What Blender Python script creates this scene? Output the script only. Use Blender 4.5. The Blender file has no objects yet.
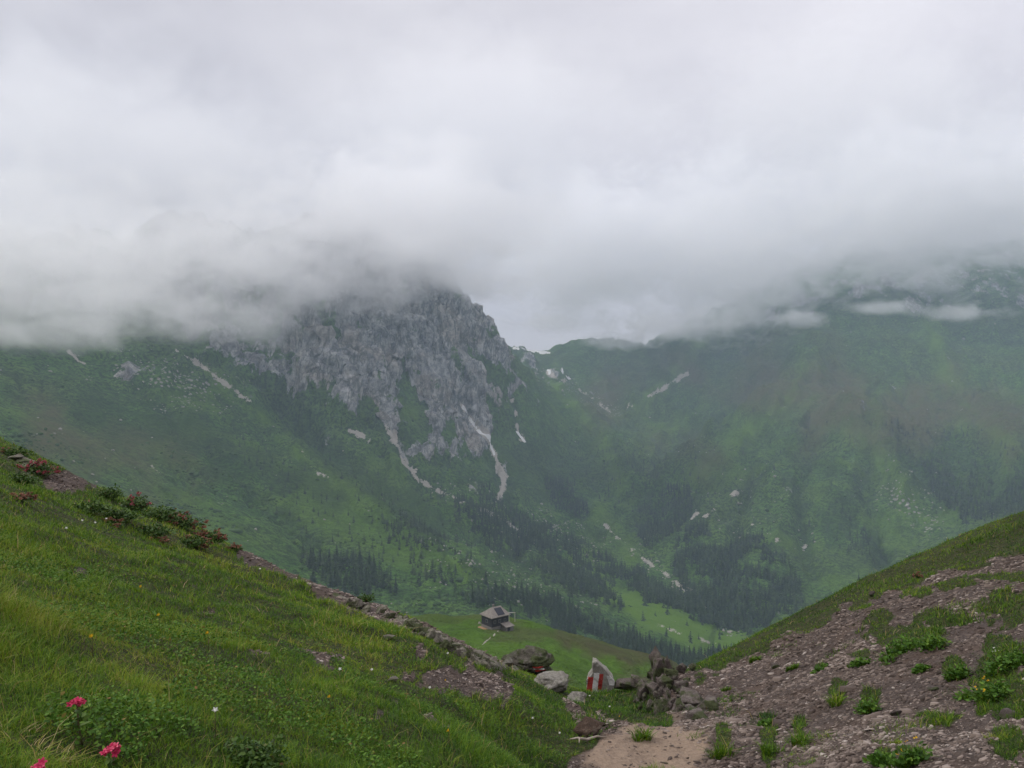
import bpy, bmesh, math, random
import numpy as np
from mathutils import Vector, Matrix, Euler

SC = bpy.context.scene
COL = SC.collection
R = math.radians
rng = np.random.default_rng(7)
random.seed(7)

# ------------------------------------------------------------------ camera
FPX = 780.0                       # focal length in pixels of a 1024 px wide frame
cam_d = bpy.data.cameras.new('camera')
cam_d.sensor_width = 36.0
cam_d.lens = FPX / 1024 * 36.0
cam_d.clip_start = 0.1
cam_d.clip_end = 40000
cam = bpy.data.objects.new('camera', cam_d)
cam.location = (0, 0, 0)
cam.rotation_euler = (R(90), 0, 0)
COL.objects.link(cam)
SC.camera = cam

# ------------------------------------------------------------------ render settings
SC.render.engine = 'CYCLES'
SC.cycles.use_denoising = True
SC.cycles.max_bounces = 16
SC.cycles.diffuse_bounces = 3
SC.cycles.glossy_bounces = 2
SC.cycles.volume_bounces = 14
SC.cycles.transparent_max_bounces = 8
SC.cycles.volume_step_rate = 1.0
SC.cycles.volume_max_steps = 256
SC.view_settings.view_transform = 'Standard'
SC.view_settings.look = 'None'
SC.view_settings.gamma = 1.0
SC.view_settings.exposure = 0.36

# ------------------------------------------------------------------ world: overcast sky
SUN_EL, SUN_AZ = R(44), R(-82)     # azimuth clockwise from +Y
world = bpy.data.worlds.new('World')
SC.world = world
world.use_nodes = True
wt = world.node_tree
wt.nodes.clear()


def N(nt, kind, **kw):
    n = nt.nodes.new(kind)
    for k, v in kw.items():
        if k in ('i', 'inputs'):
            for kk, vv in v.items():
                n.inputs[kk].default_value = vv
        else:
            setattr(n, k, v)
    return n


def L(nt, a, b):
    nt.links.new(a, b)


def ramp(nt, fac, stops, interp='LINEAR'):
    r = nt.nodes.new('ShaderNodeValToRGB')
    r.color_ramp.interpolation = interp
    el = r.color_ramp.elements
    while len(el) < len(stops):
        el.new(0.5)
    for e, (p, c) in zip(el, stops):
        e.position = p
        e.color = (c[0], c[1], c[2], 1) if not isinstance(c, (int, float)) else (c, c, c, 1)
    L(nt, fac, r.inputs['Fac'])
    return r.outputs['Color']


def math_(nt, op, a, b=None, c=None, clamp=False):
    m = nt.nodes.new('ShaderNodeMath')
    m.operation = op
    m.use_clamp = clamp
    for k, v in enumerate((a, b, c)):
        if v is None:
            continue
        if isinstance(v, (int, float)):
            m.inputs[k].default_value = v
        else:
            L(nt, v, m.inputs[k])
    return m.outputs[0]


def mix(nt, fac, a, b, mode='MIX'):
    m = nt.nodes.new('ShaderNodeMix')
    m.data_type = 'RGBA'
    m.blend_type = mode
    for sock, v in ((m.inputs[0], fac), (m.inputs[6], a), (m.inputs[7], b)):
        if isinstance(v, (int, float)):
            sock.default_value = v
        elif isinstance(v, (tuple, list)):
            sock.default_value = (v[0], v[1], v[2], 1)
        else:
            L(nt, v, sock)
    return m.outputs[2]


def noise(nt, vec, scale, detail=4, rough=0.55, dist=0.0, out='Fac'):
    n = nt.nodes.new('ShaderNodeTexNoise')
    n.inputs['Scale'].default_value = scale
    n.inputs['Detail'].default_value = detail
    n.inputs['Roughness'].default_value = rough
    n.inputs['Distortion'].default_value = dist
    L(nt, vec, n.inputs['Vector'])
    return n.outputs[out]


tc = N(wt, 'ShaderNodeTexCoord')
sep = N(wt, 'ShaderNodeSeparateXYZ')
L(wt, tc.outputs['Generated'], sep.inputs[0])
sky = N(wt, 'ShaderNodeTexSky')
sky.sky_type = 'NISHITA'
sky.sun_disc = False
sky.sun_elevation = SUN_EL
sky.sun_rotation = SUN_AZ
mp = N(wt, 'ShaderNodeMapping')
mp.inputs['Scale'].default_value = (1.0, 1.0, 2.2)
L(wt, tc.outputs['Generated'], mp.inputs[0])
n1 = noise(wt, mp.outputs[0], 2.2, 5, 0.5, 0.5)
n2 = noise(wt, mp.outputs[0], 5.5, 4, 0.5, 0.3)
nn = math_(wt, 'ADD', math_(wt, 'MULTIPLY', n1, 0.7), math_(wt, 'MULTIPLY', n2, 0.3))
# cloud deck: thicker (greyer) and thinner (whiter) parts, brighter towards the zenith
sxx = ramp(wt, math_(wt, 'MULTIPLY_ADD', sep.outputs['X'], 0.5, 0.5), [(0.2, 0.80), (0.45, 0.90), (0.75, 1.08), (1.0, 1.22)])
cl = ramp(wt, nn, [(0.36, (5.3, 5.06, 5.42)), (0.5, (6.1, 5.84, 6.18)), (0.64, (6.9, 6.62, 6.88))])
cl = mix(wt, 1.0, cl, sxx, 'MULTIPLY')
zen = ramp(wt, sep.outputs['Z'], [(0.0, 0.86), (0.15, 0.95), (0.45, 1.10), (1.0, 2.1)])
cl = mix(wt, 1.0, cl, zen, 'MULTIPLY')
cl = mix(wt, 0.05, cl, sky.outputs[0])
bg = N(wt, 'ShaderNodeBackground')
bg.inputs['Strength'].default_value = 0.1
L(wt, cl, bg.inputs['Color'])
wo = N(wt, 'ShaderNodeOutputWorld')
L(wt, bg.outputs[0], wo.inputs['Surface'])
world.cycles.sampling_method = 'MANUAL'
world.cycles.sample_map_resolution = 512

sun_d = bpy.data.lights.new('sun', 'SUN')
sun_d.energy = 1.5
sun_d.angle = R(12)
sun_d.color = (1.0, 0.97, 0.92)
sun = bpy.data.objects.new('sun', sun_d)
sd = Vector((math.sin(SUN_AZ) * math.cos(SUN_EL), math.cos(SUN_AZ) * math.cos(SUN_EL), math.sin(SUN_EL)))
sun.rotation_euler = sd.to_track_quat('Z', 'Y').to_euler()
sun.location = (60, 40, 120)
COL.objects.link(sun)


# ------------------------------------------------------------------ object helpers
def tag(o, label=None, cat=None, group=None, kind=None):
    if label:
        o['label'] = label
    if cat:
        o['category'] = cat
    if group:
        o['group'] = group
    if kind:
        o['kind'] = kind
    return o


def empty(name, loc=(0, 0, 0), rz=0.0):
    o = bpy.data.objects.new(name, None)
    o.location = loc
    o.rotation_euler = (0, 0, rz)
    o.empty_display_size = 0.2
    COL.objects.link(o)
    return o


def mesh_obj(name, verts, faces, mats, parent=None, smooth=True, matidx=None, attrs=None):
    """verts Nx3 array, faces list/array (all same length if array); attrs {name: (N,) floats}"""
    me = bpy.data.meshes.new(name)
    verts = np.asarray(verts, dtype=np.float32)
    if isinstance(faces, np.ndarray):
        k = faces.shape[1]
        nf = len(faces)
        me.vertices.add(len(verts))
        me.vertices.foreach_set('co', verts.ravel())
        me.loops.add(nf * k)
        me.loops.foreach_set('vertex_index', faces.astype(np.int32).ravel())
        me.polygons.add(nf)
        me.polygons.foreach_set('loop_start', np.arange(0, nf * k, k, dtype=np.int32))
        me.update(calc_edges=True)
    else:
        me.from_pydata([tuple(map(float, v)) for v in verts], [], [tuple(int(i) for i in f) for f in faces])
        me.update()
    if smooth:
        me.polygons.foreach_set('use_smooth', np.ones(len(me.polygons), dtype=bool))
    if not isinstance(mats, (list, tuple)):
        mats = [mats]
    for m in mats:
        me.materials.append(m)
    if matidx is not None:
        me.polygons.foreach_set('material_index', np.asarray(matidx, dtype=np.int32))
    if attrs:
        for an, av in attrs.items():
            a = me.attributes.new(an, 'FLOAT', 'POINT')
            a.data.foreach_set('value', np.asarray(av, dtype=np.float32))
    o = bpy.data.objects.new(name, me)
    COL.objects.link(o)
    if parent is not None:
        o.parent = parent
    return o


def copy_tree(o, parent=None):
    c = o.copy()
    COL.objects.link(c)
    c.parent = parent
    for ch in list(o.children):
        copy_tree(ch, c)
    return c


# ------------------------------------------------------------------ numpy noise
_perm = np.random.default_rng(3).permutation(512)
_perm = np.concatenate([_perm, _perm])


def _h(ix, iy, iz):
    return _perm[(_perm[(_perm[ix & 511] + iy) & 511] + iz) & 511] / 511.0


def vnoise(x, y, z=0.0):
    x = np.asarray(x, float)
    y = np.asarray(y, float)
    z = np.broadcast_to(np.asarray(z, float), x.shape)
    ix, iy, iz = np.floor(x).astype(int), np.floor(y).astype(int), np.floor(z).astype(int)
    fx, fy, fz = x - ix, y - iy, z - iz
    u, v, w = (f * f * f * (f * (f * 6 - 15) + 10) for f in (fx, fy, fz))
    r = 0
    for dz in (0, 1):
        a = _h(ix, iy, iz + dz) * (1 - u) + _h(ix + 1, iy, iz + dz) * u
        b = _h(ix, iy + 1, iz + dz) * (1 - u) + _h(ix + 1, iy + 1, iz + dz) * u
        r = r + (a * (1 - v) + b * v) * (w if dz else 1 - w)
    return r * 2 - 1


def fbm(x, y, z=0.0, oct=4, gain=0.5):
    r, a = 0.0, 1.0
    for k in range(oct):
        r = r + a * vnoise(np.asarray(x) * 2 ** k + 17.3 * k, np.asarray(y) * 2 ** k + 5.1 * k, np.asarray(z) * 2 ** k + 3.7 * k)
        a *= gain
    return r


def ridged(x, y, z=0.0, oct=4, gain=0.5):
    r, a = 0.0, 1.0
    for k in range(oct):
        r = r + a * (1 - 2 * np.abs(vnoise(np.asarray(x) * 2 ** k + 7.9 * k, np.asarray(y) * 2 ** k + 2.3 * k, np.asarray(z) * 2 ** k + 9.1 * k)))
        a *= gain
    return r


def sstep(a, b, x):
    t = np.clip((np.asarray(x, float) - a) / (b - a), 0, 1)
    return t * t * (3 - 2 * t)


# ------------------------------------------------------------------ the land
# The land is one height field round the standpoint, shaped by surveyed points (bearing, dip, distance)
# through which a thin-plate spline is laid.
P = []


def pt(px, py, d):
    P.append((px, py, d))


def plane(px, d):
    return 384 + 0.377 * (px - 512) + 211 + 860.0 / d


# near left meadow
for px in (-700, -400, -200, 0, 120, 240, 360, 470):
    for d in (1.2, 2, 3.2, 5, 8):
        pt(px, plane(px, d), d)
for px in (-200, 0, 120, 240, 360, 440):
    pt(px, plane(px, 11.5) + (8 if px < 100 else 0), 11.5)
crest = [(-700, 205, 22), (-400, 300, 22), (-200, 372, 22), (0, 441, 22), (60, 470, 20.5), (100, 489, 19.5), (140, 505, 19), (180, 520, 18.5), (220, 540, 18), (260, 558, 17), (320, 586, 16.5),
         (380, 607, 16.5), (430, 629, 16.5), (470, 652, 16.5), (520, 672, 16.5)]
for px, py, d in crest:
    pt(px, py, d)
    pt(px, py + 26, d * 1.45)
    pt(px, py + 105, d * 2.4)
# saddle and gully
for px, py, d in [(560, 690, 15.5), (600, 693, 15.5), (630, 697, 15), (560, 715, 11), (600, 722, 10.5), (640, 728, 10), (540, 768, 6.6), (620, 768, 7.4), (690, 745, 8.8),
                  (700, 768, 7.6), (560, 900, 3.5), (700, 960, 3.5), (560, 1200, 1.6), (800, 1180, 1.6), (1100, 1050, 1.6), (1500, 900, 1.6),
                  (560, 716, 24), (600, 720, 24), (630, 728, 24), (580, 770, 40), (640, 775, 40)]:
    pt(px, py, d)
# right scree slope
for px, py, d in [(740, 768, 7.4), (850, 768, 6.4), (940, 768, 5.7), (1024, 768, 5.2), (1200, 768, 4.0), (1500, 768, 2.9),
                  (1024, 640, 9.4), (960, 650, 10), (900, 650, 11), (850, 670, 11.2), (800, 685, 11.8), (740, 705, 11.8), (700, 715, 11.6),
                  (900, 705, 8.4), (1024, 700, 7.0), (800, 725, 9.2), (740, 738, 9.3), (1200, 560, 9), (1500, 470, 7),
                  (660, 694, 14.5), (690, 672, 15.5), (720, 655, 17), (760, 633, 17.5), (800, 613, 18), (850, 588, 18), (900, 566, 18), (960, 540, 18), (1024, 513, 18), (1200, 440, 18), (1500, 330, 17),
                  (800, 655, 14), (900, 610, 14), (1024, 568, 13.5), (740, 684, 14), (1200, 500, 13),
                  (850, 900, 3.5), (1024, 900, 3.2), (1300, 850, 2.4)]:
    pt(px, py, d)
    if 16.9 <= d <= 18 and px > 680:
        pt(px, py + 30, d * 1.45)
        pt(px, py + 130, d * 2.5)
# hut shoulder
for px, py, d in [(-700, 420, 200), (-300, 520, 200), (0, 610, 200), (150, 640, 200), (300, 640, 190), (380, 640, 190),
                  (420, 690, 110), (500, 700, 110), (580, 715, 110), (660, 735, 105), (430, 662, 150), (500, 667, 150), (580, 677, 150), (650, 700, 150),
                  (430, 630, 200), (500, 638, 198), (560, 648, 198), (620, 664, 195), (497, 626, 222), (430, 616, 232), (470, 617, 236), (520, 622, 240), (560, 631, 240), (600, 641, 240), (640, 653, 238), (670, 662, 235), (700, 690, 230),
                  (430, 640, 310), (500, 645, 310), (560, 655, 310), (620, 675, 310), (680, 690, 310), (300, 660, 330), (430, 652, 420), (560, 680, 420), (650, 700, 420),
                  (800, 790, 110), (950, 790, 110), (1200, 760, 110), (800, 780, 220), (1000, 780, 220), (1300, 740, 220), (900, 770, 420), (1200, 720, 420), (760, 720, 420), (100, 640, 380), (-300, 540, 380)]:
    pt(px, py, d)
# far slopes
far = [(-700, 330, 700), (-300, 400, 700), (0, 462, 700), (100, 503, 700), (200, 542, 690), (300, 582, 680), (400, 612, 680), (480, 628, 640), (560, 655, 640), (640, 672, 660), (720, 680, 680), (850, 680, 700), (1024, 660, 750), (1400, 560, 750),
       (-700, 200, 1400), (-300, 330, 1000), (0, 410, 900), (0, 362, 1120), (0, 300, 1350), (0, 262, 1700), (0, 265, 2100),
       (100, 438, 950), (100, 372, 1250), (100, 300, 1480), (100, 252, 1750), (100, 250, 2100), (-300, 240, 1500), (-300, 240, 2000), (-700, 160, 2200),
       (200, 462, 1000), (200, 385, 1350), (200, 310, 1560), (200, 255, 1750), (220, 240, 2050),
       (300, 512, 950), (300, 450, 1250), (290, 395, 1500), (300, 320, 1600), (310, 265, 1700), (330, 232, 1950),
       (400, 560, 850), (400, 510, 1100), (395, 460, 1400), (395, 400, 1580), (400, 340, 1680), (400, 300, 1760), (400, 272, 1880), (355, 246, 1850),
       (438, 292, 1860), (420, 300, 2000), (458, 304, 1880), (475, 324, 1920), (490, 344, 1960), (505, 360, 1980), (440, 340, 1760), (450, 400, 1680), (450, 450, 1560), (470, 560, 1000), (450, 500, 1320),
       (500, 598, 800), (500, 548, 1150), (500, 500, 1450), (500, 450, 1700), (510, 400, 1850), (520, 365, 2050),
       (560, 648, 720), (560, 606, 900), (560, 562, 1180), (560, 500, 1600), (560, 440, 1950), (560, 395, 2300), (545, 372, 2600), (545, 353, 2900), (520, 349, 2880), (500, 345, 2880), (460, 356, 2600), (480, 400, 2350),
       (640, 648, 790), (690, 634, 880), (630, 602, 990), (720, 640, 900), (690, 588, 1120), (735, 622, 1010), (650, 560, 1280), (612, 520, 1520), (625, 470, 1900), (640, 430, 2250),
       (780, 645, 900), (800, 600, 1060), (730, 600, 1060), (705, 545, 1300), (760, 572, 1160), (790, 540, 1260), (700, 480, 1700), (760, 480, 1520), (800, 430, 1780), (800, 380, 2100), (830, 330, 2450), (880, 305, 2600),
       (640, 395, 2500), (600, 372, 2750), (575, 343, 2950), (600, 348, 2950), (640, 347, 3000), (690, 372, 2650), (690, 340, 2950), (745, 350, 2650), (778, 300, 2950), (735, 325, 3000),
       (850, 620, 1000), (900, 560, 1200), (900, 485, 1480), (900, 420, 1800), (900, 365, 2120), (900, 300, 2600), (960, 330, 2400), (960, 440, 1700),
       (1024, 530, 1200), (1024, 455, 1500), (1024, 400, 1850), (1024, 350, 2250), (1024, 290, 2650), (1200, 500, 1200), (1200, 380, 1800), (1200, 250, 2500), (1500, 420, 1200), (1500, 250, 2000),
       (690, 330, 3300), (880, 262, 3200), (1024, 250, 3300), (1300, 235, 3300), (640, 350, 3300), (540, 400, 3500), (430, 345, 2250), (330, 290, 2500), (100, 290, 2600), (-300, 280, 2600),
       (-700, 300, 5000), (-200, 330, 5000), (300, 350, 5000), (540, 440, 4600), (700, 350, 5000), (1024, 330, 5000), (1500, 330, 5000), (540, 450, 6500), (0, 420, 6500), (1024, 420, 6500)]
for p in far:
    pt(*p)
P = np.array(P, float)
KX, KD = 1 / 110.0, 3.2


def _U(r2):
    return r2 * np.log(r2 + 1e-9)


_A = np.stack([P[:, 0] * KX, np.log(P[:, 2]) * KD], 1)
_n = len(_A)
_r2 = ((_A[:, None] - _A[None]) ** 2).sum(-1)
_M = np.zeros((_n + 3, _n + 3))
_M[:_n, :_n] = _U(_r2) + np.eye(_n) * 0.02
_M[:_n, _n] = 1
_M[:_n, _n + 1:] = _A
_M[_n, :_n] = 1
_M[_n + 1:, :_n] = _A.T
_W = np.linalg.solve(_M, np.concatenate([P[:, 1], np.zeros(3)]))

# spline tabulated on a fine table, read bicubically
TX0, TX1, TDX = -760.0, 1640.0, 6.0
TL0, TL1, TDL = math.log(1.0), math.log(7000.0), 0.012
_tx = np.arange(TX0, TX1 + 1, TDX)
_tl = np.arange(TL0, TL1 + TDL, TDL)
_gx, _gl = np.meshgrid(_tx * KX, _tl * KD)
_q = np.stack([_gx.ravel(), _gl.ravel()], 1).astype(np.float32)
_T = np.empty(len(_q), np.float32)
_A32, _W32 = _A.astype(np.float32), _W.astype(np.float32)
for s in range(0, len(_q), 8000):
    e = _q[s:s + 8000]
    r2 = (e[:, 0:1] - _A32[None, :, 0]) ** 2 + (e[:, 1:2] - _A32[None, :, 1]) ** 2
    _T[s:s + 8000] = (r2 * np.log(r2 + 1e-9)) @ _W32[:_n] + _W32[_n] + e @ _W32[_n + 1:]
_T = _T.reshape(_gx.shape)


def _cub(t):
    return (-0.5 * t + t * t - 0.5 * t ** 3, 1 - 2.5 * t * t + 1.5 * t ** 3, 0.5 * t + 2 * t * t - 1.5 * t ** 3, -0.5 * t * t + 0.5 * t ** 3)


def dip(px, d):
    u = np.clip((np.asarray(px, float) - TX0) / TDX, 1, _T.shape[1] - 3.001)
    v = np.clip((np.log(np.asarray(d, float)) - TL0) / TDL, 1, _T.shape[0] - 3.001)
    iu, iv = u.astype(int), v.astype(int)
    wu, wv = _cub(u - iu), _cub(v - iv)
    r = 0
    for a in range(4):
        for b in range(4):
            r = r + wv[a] * wu[b] * _T[iv + a - 1, iu + b - 1]
    return r


def inpoly(px, py, poly):
    px, py = np.asarray(px, float), np.asarray(py, float)
    ins = np.zeros(px.shape, bool)
    n = len(poly)
    for k in range(n):
        x0, y0 = poly[k]
        x1, y1 = poly[(k + 1) % n]
        if y0 == y1:
            continue
        c = ((y0 > py) != (y1 > py)) & (px < (x1 - x0) * (py - y0) / (y1 - y0) + x0)
        ins ^= c
    return ins


def polydist(px, py, line):
    """distance to a polyline whose points are (x, y, halfwidth); returns distance minus half width"""
    best = np.full(np.shape(px), 1e9)
    for (x0, y0, w0), (x1, y1, w1) in zip(line[:-1], line[1:]):
        dx, dy = x1 - x0, y1 - y0
        t = np.clip(((px - x0) * dx + (py - y0) * dy) / (dx * dx + dy * dy + 1e-9), 0, 1)
        best = np.minimum(best, np.hypot(px - x0 - t * dx, py - y0 - t * dy) - (w0 + t * (w1 - w0)))
    return best


def rockmask(px, py, d):
    """how craggy the mountain is there (0..1)"""
    m = np.zeros(np.shape(px))
    body = [(262, 300), (300, 250), (380, 230), (458, 288), (506, 344), (517, 368), (516, 398), (505, 412), (480, 436), (448, 452), (420, 468), (392, 448), (372, 440), (352, 430), (328, 412), (300, 396), (288, 372)]
    ring = body + body[:1]
    dd = polydist(px, py, [(a, b, 0) for a, b in ring])
    dd = np.where(inpoly(px, py, body), -dd, dd)
    m = np.maximum(m, sstep(24, -22, dd + 16 * fbm(px / 22, py / 22, 0.3, 4)))
    for wedge in ([(402, 372, 2), (408, 400, 9), (418, 440, 16)], [(356, 398, 2), (362, 418, 7), (372, 440, 9)], [(312, 330, 8), (330, 345, 9)], [(470, 360, 5), (490, 385, 5)], [(270, 300, 14), (290, 330, 5)], [(455, 415, 3), (450, 440, 9)]):
        m = m * (1 - 0.8 * sstep(6, -6, polydist(px, py, wedge) + 6 * fbm(px / 9, py / 9, 2.2, 3)))
    for line in ([(190, 318, 20), (245, 356, 20), (292, 396, 10)], [(20, 250, 60), (140, 250, 60), (260, 290, 30)], 
                 [(520, 365, 1), (560, 380, 1)]):
        m = np.maximum(m, 0.75 * sstep(12, -8, polydist(px, py, line) + 9 * fbm(px / 14, py / 14, 4.3, 3)))
    for line in ([(60, 350, 4), (110, 368, 8), (160, 380, 8)], [(180, 372, 3), (215, 392, 6), (250, 405, 3)], [(430, 478, 3), (470, 498, 5)]):
        m = np.maximum(m, 0.30 * sstep(14, -8, polydist(px, py, line) + 9 * fbm(px / 14, py / 14, 4.3, 3)))
    m = np.maximum(m, 0.42 * sstep(350, 300, py + 0.0 * px + 14 * fbm(px / 40, py / 40, 2.0, 3)) * sstep(520, 600, px))
    return m * sstep(1050, 1250, d)


# spurs (raised) and gullies (cut) that run down the far slopes: height, half width, course
RIBS = [(42, 16, [(815, 368), (765, 420), (715, 460), (672, 494)]), (-30, 11, [(790, 352), (730, 410), (690, 440), (655, 478)]), (34, 14, [(842, 415), (880, 452), (906, 498)]), (-16, 8, [(815, 430), (800, 500), (812, 570)]),
        (-18, 8, [(870, 440), (868, 500), (885, 560)]), (16, 10, [(700, 345), (665, 385), (640, 408)]), (-20, 9, [(275, 405), (360, 468), (430, 515), (530, 566)]), (14, 9, [(210, 372), (300, 455), (400, 530), (470, 575)]),
        (-12, 7, [(130, 380), (220, 460), (320, 545)]), (-20, 8, [(455, 405), (485, 440), (504, 490), (520, 540)]), (-16, 7, [(510, 395), (520, 435), (560, 500), (600, 540)]), (-14, 7, [(380, 420), (405, 462), (440, 495)]),
        (20, 12, [(560, 385), (600, 440), (625, 500)]), (18, 14, [(930, 330), (960, 400), (1010, 450)]), (-14, 8, [(750, 470), (740, 520), (722, 590)]),
        (-9, 3.5, [(822, 382), (745, 448), (692, 502)]), (-8, 3.5, [(838, 402), (775, 462), (722, 524)]), (-8, 3, [(772, 384), (712, 437), (668, 478)]), (-8, 3.5, [(862, 425), (888, 470), (896, 520)])]


def _saddle_bump(px, d):
    return sstep(30, 20, d) * sstep(10, 12, d) * 0.34 * np.exp(-((px - 664) / 17) ** 2 - ((d - 14.6) / 1.0) ** 2) * (1 + 0.5 * fbm(px / 7, d / 0.5, 0.9, 3))


def channels(px, f):
    """small water channels that run down the slopes (0..1)"""
    def one(cx, cy, s):
        u, v = cy * px - cx * f, cx * px + cy * f
        a = np.abs(vnoise(u / 13, v / 75, s) + 0.35 * vnoise(u / 5, v / 22, s + 3))
        return sstep(0.15, 0.0, a) * sstep(-0.35, 0.25, vnoise(u / 40, v / 60, s + 7))
    k = sstep(560, 640, px)
    return one(0.78, 0.62, 1.0) * (1 - k) + one(-0.55, 0.83, 2.0) * k


def land_z(x, y, fine=True):
    x, y = np.asarray(x, float), np.asarray(y, float)
    d = np.maximum(y, 1.0)
    px = 512 + FPX * x / d
    f = dip(px, d)
    z = d * (384 - f) / FPX
    # relief
    wn = sstep(50, 25, d)
    z = z + wn * (0.14 * fbm(x / 2.3, y / 2.3, 0.5, 3) * sstep(2, 8, d) + 0.042 * fbm(x / 0.5, y / 0.5, 1.5, 2))
    if d.max() < 45:
        return z + _saddle_bump(px, d)
    wm = sstep(40, 90, d) * sstep(600, 350, d)
    z = z + wm * (1.6 * fbm(x / 26, y / 26, 0.2, 5, 0.6))
    wf = sstep(500, 800, d)
    rk = rockmask(px, f, d)
    z = z + wf * (1 - rk) * (9 * fbm(x / 170, y / 170, 0.1, 4) + 12 * (ridged((x - 0.5 * y) / 80, (y + 0.5 * x) / 300, 0.4, 4) - 0.35) * sstep(900, 1500, d) + 30 * (ridged((x + 0.45 * (y - 1500)) / 130, (y - 0.45 * x) / 480, 5.4, 4) - 0.3) * sstep(1150, 1700, d) * sstep(540, 640, px))
    z = z + wf * rk * (44 * (ridged((x + 0.35 * y) / 150, (y - 0.2 * x) / 420, 0.7, 5, 0.58) - 0.3) + 9 * ridged(x / 32, y / 50, 1.7, 4))
    for amp, wid, line in RIBS:
        q = polydist(px, f, [(a, b, 0) for a, b in line]) + 5 * fbm(px / 12, f / 12, 3.9, 3)
        z = z + wf * amp * np.exp(-(q / wid) ** 2)
    z = z + _saddle_bump(px, d)
    z = z - wf * (1 - rk) * 5.0 * channels(px, f)
    if fine:
        z = z + wf * (1 - rk) * 1.1 * fbm(x / 14, y / 14, 3.3, 3)
    return z


def cast(px, py, d0=1.3, d1=5500, n=1400):
    """first meeting of the sight line (px, py) with the land -> (x, y, z)"""
    d = np.exp(np.linspace(math.log(d0), math.log(d1), n))
    x = (px - 512) / FPX * d
    z = land_z(x, d)
    f = 384 - z / d * FPX
    k = np.nonzero(f <= py)[0]
    k = k[0] if len(k) else n - 1
    if k > 0 and f[k - 1] > f[k]:
        t = np.clip((f[k - 1] - py) / (f[k - 1] - f[k]), 0, 1)
        dd = d[k - 1] * (1 - t) + d[k] * t
    else:
        dd = d[k]
    xx = (px - 512) / FPX * dd
    return float(xx), float(dd), float(land_z(np.array([xx]), np.array([dd]))[0])


def cast_near(px, py, dmax=21.0):
    """the same for things that stand on this side of the brow: at most the brow itself"""
    x, y, z = cast(px, py)
    if y > dmax:
        d = np.linspace(6, dmax, 600)
        zz = land_z((px - 512) / FPX * d, d)
        k = int(np.argmax(zz / d))
        x, y, z = (px - 512) / FPX * float(d[k]), float(d[k]), float(zz[k])
    return x, y, z


def grid_faces(nr, nc):
    i = np.arange(nr * nc).reshape(nr, nc)
    return np.stack([i[:-1, :-1], i[:-1, 1:], i[1:, 1:], i[1:, :-1]], -1).reshape(-1, 4)


# ------------------------------------------------------------------ material helpers
def new_mat(name):
    m = bpy.data.materials.new(name)
    m.use_nodes = True
    nt = m.node_tree
    b = nt.nodes['Principled BSDF']
    b.inputs['Roughness'].default_value = 0.85
    b.inputs['Specular IOR Level'].default_value = 0.25
    return m, nt, b


def attr(nt, name, out='Fac'):
    a = nt.nodes.new('ShaderNodeAttribute')
    a.attribute_name = name
    return a.outputs[out]


def bump(nt, b, h, strength, dist):
    n = nt.nodes.new('ShaderNodeBump')
    n.inputs['Strength'].default_value = strength
    n.inputs['Distance'].default_value = dist
    L(nt, h, n.inputs['Height'])
    L(nt, n.outputs[0], b.inputs['Normal'])


def pos(nt):
    return nt.nodes.new('ShaderNodeNewGeometry').outputs['Position']


def objco(nt):
    return nt.nodes.new('ShaderNodeTexCoord').outputs['Object']


def scalev(nt, v, s, rot=(0, 0, 0)):
    m = nt.nodes.new('ShaderNodeMapping')
    m.inputs['Rotation'].default_value = rot
    m.inputs['Scale'].default_value = s
    L(nt, v, m.inputs[0])
    return m.outputs[0]


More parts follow.
